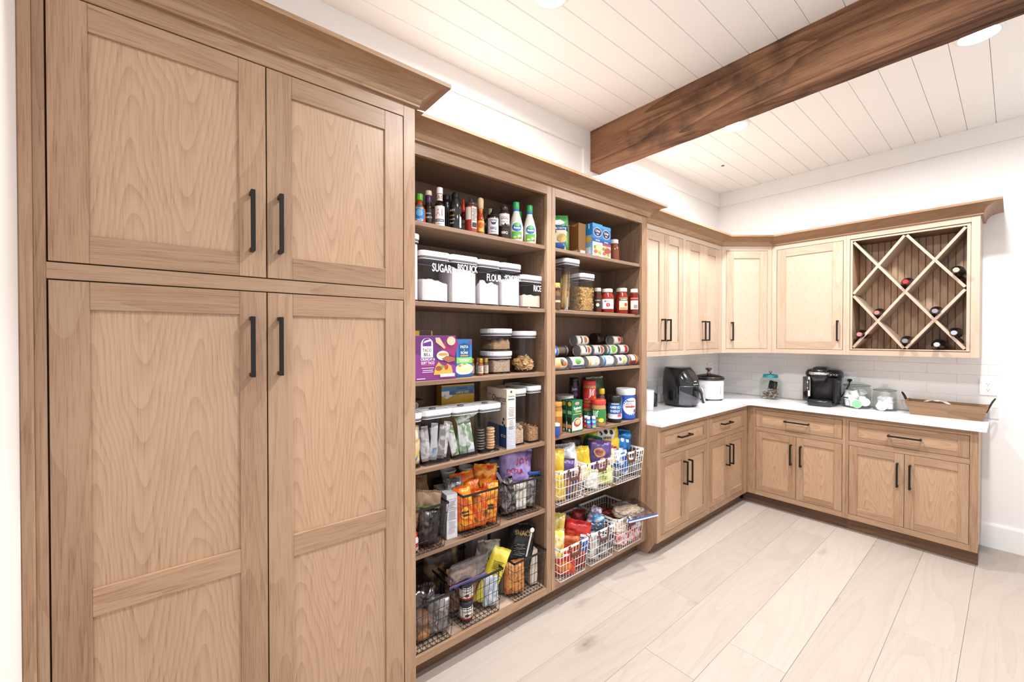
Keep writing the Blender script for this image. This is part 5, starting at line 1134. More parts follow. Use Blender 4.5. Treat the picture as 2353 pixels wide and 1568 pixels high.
pbl = lambda main: [('p', 'r', 0, .066, .26, .082, M(main, .4)), ('t', 'Jif', -.022, .078, .056, '#f4f3f1', .85), ('p', 'r', -.012, .042, .09, .014, M('#c96a2a', .45)), ('p', 'e', .016, .040, .034, .026, M('#e9d23a', .45)), ('p', 'r', .062, .066, .012, .06, M('#a8c83a', .45)), ('p', 'r', .088, .066, .03, .08, M('#e6e0d8', .45)), ('p', 'r', -.04, .026, .05, .012, M('#2a3a7a', .45))]
pbk = dict(lidh=.026, neck=.94, rough=.35)
jar('peanut_butter_jar', 'peanut butter jar with green label and red lid, standing in front', -.052, 1.372, Q4, .045, .163, '#b98552', '#d33a30', pbl('#2f7d43'), **pbk)
jar('peanut_butter_jar', 'peanut butter jar with green label under the red one', -.142, 1.392, Q4, .0425, .128, '#b98552', '#d33a30', [('p', 'r', 0, .05, .26, .064, M('#2f7d43', .4)), ('t', 'Jif', .0, .058, .046, '#f4f3f1', .85)], **pbk)
jar('peanut_butter_jar', 'peanut butter jar with red label stacked on a green one', -.142, 1.392, Q4 + .1285, .0425, .145, '#b98552', '#d33a30', [('p', 'r', 0, .058, .26, .082, M('#c5342b', .4)), ('t', 'Jif', .016, .072, .058, '#f4f3f1', .85), ('p', 'r', .045, .034, .03, .02, M('#d9862f', .45)), ('t', 'Creamy', -.02, .03, .009, '#f4e9d9', .9)], **pbk)
PLUM = '#2a1622'
jar('jam_jar', 'dark purple jam jar stacked at the back left of the peanut butter', -.222, 1.335, Q4 + .1425, .033, .146, PLUM, '#241a20', [('p', 'r', 0, .06, .085, .07, M('#43264a', .45)), ('t', 'Jam', .004, .076, .026, '#d9cfd9', .9), ('p', 'e', .012, .04, .03, .02, M('#6a4a72', .5))])
jar('jam_jar', 'dark purple jam jar under the other jam jar', -.222, 1.335, Q4, .033, .142, PLUM, '#241a20', [('p', 'r', 0, .06, .085, .07, M('#43264a', .45))])
bb_ = bp(.027, .15, .014, .10, .135); bear = [(.026, 0), (.03, .005), (.03, .07), (.022, .09), (.026, .115), (.026, .135), (.018, .165), (.014, .172), (.014, .178)]
bottle('syrup_bottle', 'clear brown syrup bottle with yellow cap behind the front peanut butter', 'bottle', -.135, 1.508, Q4, bear, M('#6b5444', .1, 0, .6), [(.0195, .176), (.0205, .178), (.0205, .205), (.017, .214)], M('#e3bb3c', .4), (), 0)
bottle('syrup_bottle', 'clear bottle with pale cap behind the red-labelled jar', 'bottle', -.215, 1.500, Q4, bp(.025, .20, .02, .15, .18), M('#8f8c88', .15), cp_(.0225, .2, .245), M('#b9c6c6', .4), (), 0)
bag('snack_pouch', 'silver and green pouch leaning at the back of the fourth shelf', 'pouch', -.285, 1.625, Q4, .17, .262, .06, [foil('#9a958f', '#3f7a4a', '#c9c5be', 10, .3, .3)], rz=-8, tilt=-2, seed=91)
am = [('p', 'r', 0, .075, .2, .104, M('#205aa6', .4)), ('t', 'AMINO', 0, .10, .0235, '#ffffff', .9), ('t', 'ENERGY', 0, .075, .0205, '#ffffff', .85), ('p', 'r', 0, .122, .05, .005, M('#cfe0f0', .5)), ('p', 'r', 0, .048, .2, .018, M('#d9dbe6', .45)), ('p', 'e', .03, .044, .032, .032, M('#d9484a', .45)), ('p', 'r', 0, .033, .2, .012, M('#eceaec', .45))]
jar('supplement_tub', 'black and blue supplement tub with black lid', -.055, 1.542, Q4, .044, .173, '#1d1c1f', '#1b1a1c', am, lidh=.034, neck=.95, cat='tub')
pw = [('p', 'r', 0, .085, .36, .145, M('#2450b0', .4)), ('p', 'r', -.055, .085, .05, .13, M('#d9dbe6', .45)), ('p', 'e', .035, .09, .12, .115, M('#ecebee', .4)), ('p', 'r', .028, .125, .06, .006, M('#6a6a70', .5)), ('p', 'r', .03, .088, .075, .01, M('#b8402f', .45)), ('p', 'e', .065, .06, .028, .022, M('#8a5a3a', .5)), ('p', 'r', -.055, .025, .03, .022, M('#f4f4f6', .45))]
scatter_text(pw, -.055, .115, .042, .05, 7, M('#7a7a88', .6)); scatter_text(pw, -.055, .065, .042, .05, 7, M('#8a8a98', .6)); scatter_text(pw, .03, .108, .06, .02, 3, M('#9a9aa2', .6))
jar('supplement_tub', 'large blue protein powder tub with white lid at the right end', -.078, 1.694, Q4, .064, .206, '#2450b0', '#e9e8ea', pw, lidh=.04, neck=.94, cat='tub')
def mini(label, x, y, c1, c2):
    P = [(.014, 0), (.0155, .003), (.0155, .018), (.0135, .028), (.0155, .036), (.0155, .046), (.010, .056), (.010, .058)]
    bottle('drink_bottle', label, 'bottle', x, y, Q4, P, M(c1, .3), cp_(.0115, .057, .072), M('#eceaea', .35), [('p', 'e', 0, .012, .022, .014, M(c2, .45)), ('p', 'e', .0, .04, .018, .012, M('#e9e9ec', .45)), ('p', 'r', -.012, .024, .01, .012, M('#c8342c', .45))], -.8)
mini('tiny red yogurt drink bottle beside the green spaghetti box', -.060, 1.262, '#b02c3a', '#e3a04a'); mini('tiny blue yogurt drink bottle, middle of the three', -.035, 1.255, '#2b7cc0', '#c83a34'); mini('tiny blue yogurt drink bottle nearest the front peanut butter jar', -.020, 1.287, '#3a93cf', '#d9b43a')
# ------------------------------------------------------------------ right unit: white wire baskets of chips
basket('white wire basket at the left of the upper basket shelf', .030, 1.052, Q5, .228, .32, .193, 'white', rz=.0)
basket('white wire basket in the middle of the upper basket shelf', .030, 1.297, Q5, .250, .32, .193, 'white', rz=.0)
basket('white wire basket at the right of the upper basket shelf', .033, 1.592, Q5, .300, .32, .191, 'white', rz=.0, nv=11)
basket('white wire basket at the left of the bottom shelf, full of red chip bags', .030, 1.062, ZB, .238, .32, .192, 'white', rz=.0)
basket('white wire basket in the middle of the bottom shelf, with grey packs', .030, 1.318, ZB, .236, .32, .200, 'white', rz=.0)
basket('white wire basket at the right of the bottom shelf, with the overhanging zip bag', .030, 1.605, ZB, .290, .32, .210, 'white', rz=.0, nv=11)
YB = foil('#d6b23a', '#e3c85a', '#c79a2a', 9, .32, .1); YB2 = foil('#e0c02f', '#e0c02f', '#f0e6b8', 12, .32, .1)
PB = foil('#4b3568', '#5d4580', '#8a5a3a', 10, .3, .1); BLU = foil('#1f74b8', '#2b8ad0', '#1a5f9c', 10, .28, .15); BLU2 = foil('#2459a8', '#e6e8ec', '#1d4788', 14, .3, .1)
WS = foil('#c9c6cc', '#e4e2e6', '#a9a6ad', 10, .28, .3); GRN = foil('#1f6a3f', '#2a7d4c', '#184f30', 10, .3, .1); REDB = foil('#b3241f', '#c9332a', '#8f1a18', 9, .3, .1); BRB = foil('#3a2018', '#4a2a20', '#2a1612', 10, .35, .05)
def bg_(lb, x, y, z, w, h, th, mt_, rz_=-35, tilt=0, ro=0, sd=0, tx=(), nm='chip_bag', ct='chip bag', cr=1.2, rt=0.):
    return bag(nm, lb, ct, x, y, z, w, h, th, [mt_], rz=rz_, tilt=tilt, roll=ro, seed=sd, texts=tx, crinkle=cr, rnd_top=rt)
za = Q5 + .012
bg_('yellow gold bag against the left upright, upper white baskets', -.055, .985, za, .09, .275, .06, YB, -30, 0, 3, 101)
bg_('second gold bag low behind the wires of the upper left white basket', -.02, .985, za, .08, .17, .04, YB, -25, 0, -4, 102)
bg_('white silver pouch with small dark print in the upper left white basket', -.05, 1.100, za + .07, .125, .215, .06, WS, -38, -4, -6, 103, scatter_text([], .012, .05, .05, .035, 4, M('#6a4a54', .6)), rt=.3)
bg_('dark purple bag below the white silver pouch', -.045, 1.035, za, .10, .215, .05, PB, -30, 0, 8, 104)
bg_('small red and white packet low in the upper left white basket', -.025, 1.115, za + .075, .08, .085, .03, foil('#b8342c', '#e9dcd6', '#a82824', 18, .35, 0), -35, 0, 6, 105, nm='snack_packet', ct='packet')
bg_('navy packet at the bottom of the upper left white basket', -.02, 1.075, za, .07, .11, .03, foil('#23284a', '#3a3f66', '#8a6a4a', 14), -30, 0, 5, 106, nm='snack_packet', ct='packet')
bg_('dark brown bag at the back between gold and green bags', -.19, 1.21, za + .05, .17, .25, .07, BRB, -15, 0, 10, 107)
bg_('green bag at the back of the middle upper white basket', -.14, 1.385, za + .11, .13, .165, .07, GRN, -20, -5, 18, 108)
bg_('bright yellow bag in front left of the middle upper white basket', -.06, 1.225, za + .05, .12, .195, .06, YB2, -40, -5, -4, 109)
bg_('purple bag with cookie picture in the middle upper white basket', -.055, 1.360, za + .075, .155, .19, .07, PB, -36, -6, 8, 110, [('p', 'e', -.005, .125, .075, .06, M('#b88a70', .5)), ('p', 'e', -.008, .128, .05, .036, M('#8a4a38', .5)), ('p', 'e', .02, .075, .05, .04, M('#c9a080', .5)), ('p', 'e', .022, .072, .03, .022, M('#9a4638', .5))])
bg_('yellow green bag showing through the wires, middle upper white basket', -.030, 1.375, za, .15, .115, .04, foil('#c9cf4a', '#e6e6a8', '#b3bd3a', 12, .35, .05), -35, 0, -6, 111, scatter_text([], .02, .06, .04, .05, 4, M('#6f7a2a', .6)))
bg_('pale packet at the lower left of the middle upper white basket', -.025, 1.265, za, .09, .10, .035, foil('#d0cdc6', '#efece6', '#a9a49c', 14, .35, .1), -35, 0, 4, 112, nm='snack_packet', ct='packet')
bg_('big yellow bag with black and white lettering lying over the back of the baskets', -.14, 1.515, za + .132, .27, .185, .08, YB2, -26, -6, -4, 113, [('p', 'e', .03, .135, .13, .09, M('#efece4', .5)), ('p', 'e', -.005, .150, .022, .03, M('#1b1818', .5)), ('p', 'e', .03, .155, .020, .028, M('#1b1818', .5)), ('p', 'e', .065, .150, .024, .03, M('#1b1818', .5)), ('t', 'mini', .036, .118, .034, '#1b1818', .9), ('p', 'r', .055, .045, .06, .022, M('#c32c3c', .5))])
bg_('yellow bag with red stripe hanging between middle and right upper baskets', -.055, 1.472, za + .10, .11, .145, .05, YB2, -38, -4, -10, 114, [('p', 'r', .0, .11, .1, .022, M('#c32c3c', .5))])
bg_('bright blue bag flopped on top of the right upper basket', -.115, 1.650, za + .155, .185, .125, .10, BLU, -34, -6, 6, 115, [('p', 'r', -.03, .07, .035, .022, M('#dfeaf4', .4)), ('p', 'e', .015, .07, .024, .026, M('#dfeaf4', .4)), ('p', 'r', .05, .066, .02, .02, M('#dfeaf4', .4))], rt=.2)
bg_('blue and white bag inside the right upper white basket', -.035, 1.560, za + .02, .13, .165, .05, BLU2, -38, 0, -4, 116)
bg_('silver packet low in the right upper white basket', -.03, 1.685, za, .13, .11, .045, SILV, -36, 0, 4, 117, nm='snack_packet', ct='packet', cr=1.6)
bg_('clear bag low at the left of the right upper white basket', -.02, 1.505, za, .08, .085, .04, POLY, -36, 0, 4, 118, nm='plastic_bag', ct='bag', cr=1.6)
bg_('grey bag at the back of the right upper white basket', -.22, 1.66, za, .2, .17, .07, SILV, -10, 0, 0, 119, nm='snack_bag', ct='bag')
zb = ZB + .012
bg_('red chip bag at the front of the lower left white basket', -.015, 1.018, zb, .13, .15, .05, REDB, -35, 0, -3, 121, [('p', 'e', 0, .06, .09, .06, M('#d0702a', .5)), ('p', 'r', .005, .122, .05, .012, M('#f4ece4', .45))])
bg_('red chip bag with white lettering leaning at the top of the lower left basket', -.055, 1.150, zb + .095, .17, .15, .07, REDB, -35, -8, 12, 122, [('p', 'r', .03, .085, .03, .014, M('#f4ece4', .45)), ('p', 'r', .034, .064, .024, .010, M('#f4ece4', .45)), ('p', 'e', -.05, .045, .05, .045, M('#d9722a', .5))])
bg_('orange brown chip bag below the leaning red bag', -.04, 1.065, zb + .065, .14, .135, .05, foil('#a8481c', '#c9641f', '#7d2c16', 16, .35, .05), -35, 0, 6, 123)
bg_('deep blue bag in the lower left white basket', -.030, 1.150, zb + .03, .11, .14, .05, foil('#1f4f9a', '#2b66b8', '#17397a', 12, .3, .1), -35, 0, 6, 124)
bg_('yellow bag standing at the left end of the bottom shelf', -.11, 1.010, zb + .07, .10, .245, .06, foil('#d9bf3a', '#e6d88a', '#c9a82a', 10, .35, .05), -32, 0, 10, 125)
bg_('yellow and cream bag in front of the standing yellow bag', -.03, .970, zb + .10, .085, .16, .05, foil('#e3c83a', '#efe6c9', '#d9b42f', 14, .35, .05), -32, 0, 4, 126)
bg_('dark red bag at the bottom right of the lower left white basket', -.015, 1.130, zb, .10, .10, .04, foil('#8a1f1c', '#5a1614', '#b8443a', 16, .35, .05), -35, 0, 3, 127)
bg_('rust coloured bag low at the front of the lower left white basket', -.008, 1.045, zb, .09, .075, .03, foil('#b0561f', '#7a2c18', '#d98a3a', 18, .35, .05), -32, 0, 5, 128)
t = thing('plastic_tub', 'round tub with white lid at the back left of the bottom shelf', 'tub', (-.215, 1.225, zb), RZ)
MB().lathe([(.042, 0), (.046, .005), (.046, .175)], 28).obj('body', M('#9fb6c6', .35), t); MB().lathe([(.049, .172), (.050, .175), (.050, .198), (.047, .201)], 28).obj('lid', M('#dcdcdf', .35), t)
bg_('dark red packet beside the white-lidded tub', -.19, 1.315, zb + .06, .10, .165, .05, foil('#8a221f', '#b03a34', '#5f1614', 14, .3, .1), -20, 0, 8, 129, nm='snack_packet', ct='packet')
bg_('white and violet packet slanting in the middle lower white basket', -.13, 1.345, zb + .08, .08, .185, .04, foil('#c9c4d0', '#5d5680', '#e9e6ea', 18, .3, .2), -25, 0, 26, 130, nm='snack_packet', ct='packet')
bg_('light blue packet in the middle lower white basket', -.10, 1.385, zb + .08, .085, .13, .04, foil('#2f8ac4', '#3a9ad6', '#e6e8ea', 18, .3, .1), -30, 0, 16, 131, nm='snack_packet', ct='packet')
for i, (x_, y_, w_, h_, ro) in enumerate(((-.015, 1.262, .085, .165, -3), (-.012, 1.345, .085, .135, 4), (-.012, 1.412, .07, .14, -3))):
    bg_('grey silver snack pack at the front of the middle lower white basket, %s' % ('left', 'centre', 'right')[i], x_, y_, zb, w_, h_, .04, (foil('#b5b0ab', '#d9d4ce', '#6f6a66', 22, .3, .3), SILV, foil('#4f4b4c', '#8d898a', '#2d2a2b', 22, .3, .3))[i], -35, 0, ro, 132 + i, nm='snack_packet', ct='packet', cr=1.5)
bg_('clear wrapped packet lying on the grey packs', -.05, 1.355, zb + .145, .11, .05, .03, POLY, -35, 20, 4, 136, nm='plastic_bag', ct='bag')
bg_('dark bag at the back of the middle lower white basket', -.22, 1.38, zb, .14, .15, .06, BRB, -5, 0, 0, 137, nm='snack_bag', ct='bag')
for i, (x_, y_, w_, h_, ro) in enumerate(((-.012, 1.545, .09, .09, 4), (-.012, 1.625, .10, .085, -5), (-.012, 1.690, .07, .08, 6))):
    bg_('small red and white packet low in the right lower white basket, %s' % ('left', 'middle', 'right')[i], x_, y_, zb, w_, h_, .035, foil('#b3282a', '#e9e2e0', '#c8403a', 26, .3, .15), -35, 0, ro, 140 + i, nm='snack_packet', ct='packet', cr=1.5)
bg_('white crinkled packet above the small red packets', -.015, 1.675, zb + .075, .12, .07, .04, WS, -38, 0, -4, 144, nm='snack_packet', ct='packet', cr=1.7)
bg_('bag of pale crackers at the left of the right lower white basket', -.02, 1.535, zb + .085, .10, .075, .04, foil('#d9c7a8', '#efe2c9', '#b89a72', 26, .4, 0), -35, 0, 3, 145, nm='snack_bag', ct='bag')
bg_('long dark red bag lying behind the zip bag', -.15, 1.60, zb + .04, .26, .13, .06, foil('#6f1a1a', '#8f2a26', '#4a1412', 14, .35, .05), -22, 0, 4, 146, nm='snack_bag', ct='bag')
z2 = bag('zip_bag', 'clear zip bag with blue seal hanging over the front of the lower right basket', 'zip bag', .105, 1.628, ZB + .192, .25, .20, .05, [POLY], rz=-14, tilt=-76, roll=0, seed=150, crinkle=.8)
box('zip_strip', M('#2c49a0', .4), -.122, .122, -.012, -.008, .004, .014, parent=z2); box('zip_strip', M('#e6e4e8', .4), -.122, .122, -.010, -.006, -.004, .003, parent=z2)
bg_('cracker pieces packed inside the overhanging zip bag', -.02, 1.625, ZB + .186, .19, .045, .12, foil('#e6d6bd', '#cdb48f', '#f3ead9', 34, .7, 0), -14, 0, 0, 151, nm='crackers', ct='crackers', cr=1.2)

# ------------------------------------------------------------------ worktop appliances
ZK = .9145
# white canister and its wire handle at the end of the worktop
t = thing('canister', 'white canister with wire handle, half hidden behind the shelf unit', 'canister', (-.255, 2.235, ZK), RZ)
MB().lathe([(.042, 0), (.047, .005), (.051, .15), (.053, .158), (.050, .158), (.046, .13)], 32, cap1=True).obj('body', M('#eceaf0', .3), t)
m = MB(); m.tube([(.051, -.015, .14), (.075, -.02, .13), (.095, -.022, .10), (.092, -.02, .06), (.062, -.015, .02), (.049, -.01, .012)], .0026, 6); m.tube([(.051, -.015, .085), (.092, -.021, .075)], .0024, 6); m.obj('handle', BLACK, t)
t = thing('glass_jar', 'glass jar with dark beans behind the air fryer', 'jar', (-.33, 2.42, ZK), 0)
MB().lathe([(.045, 0), (.048, .006), (.048, .20), (.044, .215)], 28, cap1=False).obj('body', GLASS, t)
tag(MB().lathe([(.044, .004), (.044, .105), (.03, .112)], 24).obj('coffee_beans', grain('coffee_beans', '#2c1c14', '#120b08', 90, .5, .8), None, (-.33, 2.42, ZK)), 'dark coffee beans in the glass jar behind the air fryer', 'beans', None, 'stuff')

# air fryer: egg-shaped body, sloping control face, pull-out basket with handle
t = thing('air_fryer', 'glossy black air fryer with silver-trimmed handle on the worktop', 'air fryer', (-.205, 2.660, ZK), RZ - .18)
GB = M('#18181b', .12, 0, .6); GB2 = M('#55545c', .3, .2); GB3 = M('#222024', .22, 0, .5)
def fry(z):    # half width, front y, back y
    zz = z / .325; w = .132 * (1 - .55 * max(0, zz - .52) ** 2.0) * (.88 + .12 * min(1, zz * 6)) * (1 if zz < .9 else 1 - (zz - .9) * 1.2)
    f = -.150 * (.86 + .14 * min(1, zz * 5)) + .30 * max(0, zz - .52) ** 1.7; bk = .145 * (.9 + .1 * min(1, zz * 5)) * (1 - .28 * max(0, zz - .45) ** 1.6)
    return w, f, bk
def frpt(a, z, e=0):
    w, f, bk = fry(z); yc, hy = (f + bk) / 2, (bk - f) / 2
    c, s_ = cos(a), sin(a); n_ = 2.2
    k = (abs(c) ** n_ + abs(s_) ** n_) ** (-1 / n_)
    return ((w + e) * c * k, yc + (hy + e) * s_ * k, z)
zl = [.012, .02, .04, .08, .12, .16, .20, .23, .26, .285, .30, .312, .320, .324]
m = MB(); m.loft([[frpt(2 * pi * i / 48, z) for i in range(48)] for z in zl], sm=True); m.obj('body', GB, t)
MB().loft([[(x * .9, y * .9, 0) for x, y, z in [frpt(2 * pi * i / 40, .02) for i in range(40)]], [(x * .97, y * .97, .014) for x, y, z in [frpt(2 * pi * i / 40, .02) for i in range(40)]]]).obj('base', M('#1c1b1d', .5), t)
def shell(name, mat, a0, a1, z0, z1, e, na=16, nz=8, edge=None):
    m = MB()
    for j in range(nz + 1):
        for i in range(na + 1):
            a = R(a0 + (a1 - a0) * i / na); zt = edge(i / na) if edge else z1
            m.v.append(frpt(a, z0 + (zt - z0) * j / nz, e))
    for j in range(nz):
        for i in range(na): q = j * (na + 1) + i; m.face([q, q + 1, q + na + 2, q + na + 1], None, 0, True)
    return m.obj(name, mat, t)
shell('basket_front', GB2, 212, 332, .022, .17, .003, edge=lambda q: .075 + .075 * abs(2 * q - 1) ** 2.2 if 0 else .055 + .085 * (1 - q) ** 1.6 + .03 * q ** 6)
shell('basket_window', GB, 214, 332, .08, .172, .0022)
tr = MB(); tr.tube([frpt(R(212 + 120 * i / 20), .174, .002) for i in range(21)], .0016, 6); tr.tube([frpt(R(212), .174 - .15 * i / 10, .002) for i in range(11)], .0016, 6); tr.obj('basket_seam', M('#9a989c', .25, .8), t)
shell('control_panel', GB3, 236, 304, .205, .295, .0015)
cp2 = MB(); cp2.tube([frpt(R(232 + 76 * i / 16), .200 + .02 * abs(i / 8 - 1) ** 2, .002) for i in range(17)] , .0013, 5); cp2.tube([frpt(R(18 + 144 * i / 24 + 180), .318, .002) for i in range(25)], .0013, 5); cp2.obj('panel_trim', M('#77757a', .3, .7), t)
m = MB()
for i in range(3): m.box(-.028 + i * .02, -.016 + i * .02, *(frpt(R(270), .19, .0016)[1] - .0006, frpt(R(270), .19, .0016)[1]), .187, .193)
m.box(-.014, .016, frpt(R(270), .215, .002)[1] - .0012, frpt(R(270), .215, .002)[1], .2115, .2165); m.obj('panel_marks', M('#e9e8ea', .4), t)
hy = frpt(R(270), .15, 0)[1]
m = MB(); m.tube([(0, hy + .01, .150), (0, hy - .030, .153), (0, hy - .045, .146), (0, hy - .055, .12), (0, hy - .068, .055), (0, hy - .070, .045)], [.017, .016, .015, .014, .0125, .009], 10); m.obj('handle', M('#2a292c', .35), t)
m = MB(); m.tube([(0, hy - .028, .168), (0, hy - .056, .160), (0, hy - .068, .126), (0, hy - .081, .058)], [.0075, .008, .0075, .007], 8); m.obj('handle_trim', M('#c9c7ca', .25, .8), t)

# slow cooker
t = thing('slow_cooker', 'white round slow cooker with dark glass lid and metal knob in the worktop corner', 'slow cooker', (-.215, 3.190, ZK), RZ)
MB().lathe([(.118, .012), (.124, .016), (.127, .08), (.128, .178), (.125, .186)], 48).obj('body', M('#eeedf0', .22), t)
MB().lathe([(.127, .183), (.134, .186), (.135, .202), (.131, .208), (.120, .209)], 48, cap0=False, cap1=False).obj('pot_rim', M('#1d1a19', .18, 0, .6), t)
MB().lathe([(.127, .207), (.122, .214), (.08, .228), (.03, .237), (.001, .238)], 48, cap0=False).obj('lid', DARKGLASS, t)
MB().lathe([(.1285, .206), (.130, .209), (.128, .2125)], 48, cap0=False, cap1=False).obj('lid_band', M('#7a7370', .25, .8), t)
MB().lathe([(.016, .236), (.018, .242), (.012, .25), (.012, .268), (.026, .276), (.029, .282), (.027, .289), (.02, .292)], 28).obj('knob', M('#8d7466', .25, .7), t)
MB().loft([[(-.019, -.1305, .06), (.019, -.1305, .06), (.019, -.1295, .13), (-.019, -.1295, .13)], [(-.018, -.132, .063), (.018, -.132, .063), (.018, -.131, .127), (-.018, -.131, .127)]]).obj('control_plate', M('#f4f3f5', .3), t, rot=(0, 0, -.15))
m = MB(); q = [(-.020 + .04 * (i in (1, 2)), -.1315, .057 + .076 * (i > 1)) for i in range(4)]; m.tube(q, .0011, 5, closed=True); m.obj('control_outline', M('#4a494d', .5), t, rot=(0, 0, -.15))
m = MB()
for a in (200, 270, 340, 90): m.box(-.014, .014, -.006, .006, 0, .014); 
m.v = [(x + .112 * cos(R((200, 270, 340, 90)[i // 8])), y + .112 * sin(R((200, 270, 340, 90)[i // 8])), z) for i, (x, y, z) in enumerate(m.v)]
tag(m.obj('feet', M('#2a2a2c', .5), t), kind='stuff')
for s in (-1, 1): box('side_handle', M('#e6e4e8', .25), s * .126 - .012, s * .126 + .012, -.032, .032, .118, .138, parent=t, bevel=.006, seg=2)
# beater whisks standing behind the air fryer
t = thing('wire_rack', 'thin dark wire whisks standing behind the slow cooker and air fryer', 'whisk', (-.345, 2.975, ZK), RZ)
MB().lathe([(.035, 0), (.038, .004), (.038, .15), (.036, .152)], 24).obj('holder', M('#dcd8d4', .35), t)
m = MB()
m.tube([(-.02, 0, .13), (-.015, 0, .22), (-.002, 0, .285), (.010, 0, .290), (.012, 0, .27), (.014, 0, .245), (.022, 0, .245), (.05, 0, .283), (.062, 0, .292), (.066, 0, .283), (.045, 0, .24), (.015, 0, .17), (.005, 0, .13)], .0016, 6)
m.obj('wire_loops', M('#3a3532', .4, .5), t)

# square glass jar with teal lid
t = thing('glass_jar', 'square glass jar with teal metal lid, holding coins and wood chips', 'jar', (.152, 3.640, ZK), -.12)
Pq = rsq(.150, .125, .02, 5)
MB().loft([ring(Pq, .001, .95), ring(Pq, .008), ring(Pq, .165), ring(Pq, .185, .95), ring(Pq, .198, .80), ring(Pq, .215, .74)], sm=True, cap1=False).obj('body', GLASS, t)
MB().lathe([(.058, .200), (.060, .202), (.060, .225), (.057, .230), (.02, .235)], 40).obj('lid', M('#3f9fae', .35, .3), t)
MB().lathe([(.006, .234), (.005, .242), (.013, .250), (.014, .256), (.008, .262)], 20).obj('knob', M('#c9c4bf', .2, .9), t)
_m = MB(); _r = random.Random(21)
for i in range(240):
    fz = _r.random(); a, b_ = _r.uniform(-.055, .055), _r.uniform(-.045, .045); q = Matrix.Rotation(_r.uniform(-.5, .5), 3, 'X') @ Matrix.Rotation(_r.uniform(-.5, .5), 3, 'Y') @ Matrix.Rotation(_r.uniform(0, 6), 3, 'Z')
    r_ = _r.uniform(.006, .011); zz = .012 + fz * (.085 if a > -.01 else .055)
    pts = [q @ Vector((r_ * cos(k * pi / 3.5), r_ * sin(k * pi / 3.5), 0)) for k in range(7)]
    _m.loft([[(a + p.x, b_ + p.y, zz + p.z - .001) for p in pts], [(a + p.x, b_ + p.y, zz + p.z + .001) for p in pts]], m=i % 4)
tag(_m.obj('coins', [M('#c9a48a', .4, .4), M('#8a6248', .4, .4), M('#e3d2c2', .4, .3), M('#5a4538', .6)], None, (.152, 3.640, ZK), (0, 0, -.12)), 'heap of copper and pale coins in the square glass jar', 'coins', None, 'stuff')
bag('coin_pouch', 'crumpled black pouch on the coins inside the square glass jar', 'pouch', .165, 3.640, ZK + .095, .07, .065, .04, [M('#17140f', .7)], rz=-90, roll=12, seed=160, crinkle=1.8)

# pod coffee maker
t = thing('coffee_maker', 'black single-cup coffee maker with silver band on the back worktop', 'coffee maker', (.560, 3.630, ZK), .02)
CB = M('#1b1a1b', .22, 0, .5); CT = grain('black_texture', '#1d1b1b', '#2c2929', 300, .55, .4)
def cmring(w, f, bk, z, n_=3.2, cx=0, N=48):
    yc, hy = (f + bk) / 2, (bk - f) / 2; o_ = []
    for i in range(N):
        a = 2 * pi * i / N; c, s_ = cos(a), sin(a); k = (abs(c) ** n_ + abs(s_) ** n_) ** (-1 / n_); o_.append((cx + w * c * k, yc + hy * s_ * k, z))
    return o_
MB().loft([cmring(.100, -.118, .145, 0), cmring(.104, -.122, .148, .008), cmring(.104, -.122, .148, .028), cmring(.100, -.118, .145, .034)], sm=True).obj('base', CB, t)
m = MB(); m.loft([cmring(.080, -.150, -.06, .002, 2.4), cmring(.086, -.156, -.06, .008, 2.4), cmring(.086, -.156, -.06, .044, 2.4), cmring(.082, -.152, -.06, .048, 2.4)], sm=True); m.obj('drip_tray', M('#3a3d42', .25, .6), t)
box('drip_grate', M('#26282b', .4, .4), -.070, .070, -.140, -.075, .0475, .0505, parent=t, bevel=.001)
MB().loft([cmring(.098, -.035, .145, .03), cmring(.104, -.030, .148, .12), cmring(.112, -.028, .148, .22), cmring(.114, -.03, .146, .245)], sm=True).obj('body', CT, t)
box('side_wing', CB, .088, .116, -.100, .06, .032, .235, parent=t, bevel=.010, seg=3)
Pw = rsq(.052, .16, .014, 4)
m = MB(); m.loft([[(x - .104, y + .0, z) for x, y in Pw] for z in (.03, .06, .235)], sm=True); m.obj('water_tank', clear('tank_plastic', '#b5b3b6', .08, .12, .5), t)
tag(m and MB().loft([[(x * .92 - .104, y * .96, z) for x, y in Pw] for z in (.034, .105)]).obj('water', clear('tank_water', '#8e8c90', .05, .1, .4), t), None)
box('tank_rib', M('#c9c6c8', .3), -.088, -.072, -.088, -.078, .07, .238, parent=t, bevel=.002); box('tank_float', BLACK, -.0865, -.0745, -.0895, -.0775, .12, .215, parent=t, bevel=.002)
m = MB(); m.loft([cmring(.128, -.045, .146, .238, 2.6), cmring(.132, -.070, .150, .25, 2.6), cmring(.130, -.075, .150, .275, 2.6), cmring(.118, -.06, .146, .296, 2.6), cmring(.09, -.03, .13, .305, 2.6)], sm=True); m.obj('head', CB, t)
m = MB(); m.loft([cmring(.046, -.112, -.03, .198, 2.6, -.008), cmring(.056, -.125, -.02, .235, 2.6, -.008), cmring(.060, -.130, -.02, .262, 2.6, -.008)], sm=True); m.obj('brew_spout', M('#29282a', .3), t)
m = MB(); m.loft([cmring(.068, -.146, -.02, .262, 2.8, -.008), cmring(.070, -.149, -.02, .268, 2.8, -.008), cmring(.070, -.149, -.02, .280, 2.8, -.008), cmring(.066, -.144, -.02, .284, 2.8, -.008)], sm=True); m.obj('silver_band', M('#c3c2c4', .22, .85), t)
m = MB(); m.loft([cmring(.060, -.136, .06, .282, 2.8, -.008), cmring(.058, -.130, .06, .300, 2.8, -.008), cmring(.052, -.108, .06, .318, 2.8, -.008), cmring(.035, -.06, .05, .327, 2.8, -.008)], sm=True); m.obj('lid_handle', CB, t)
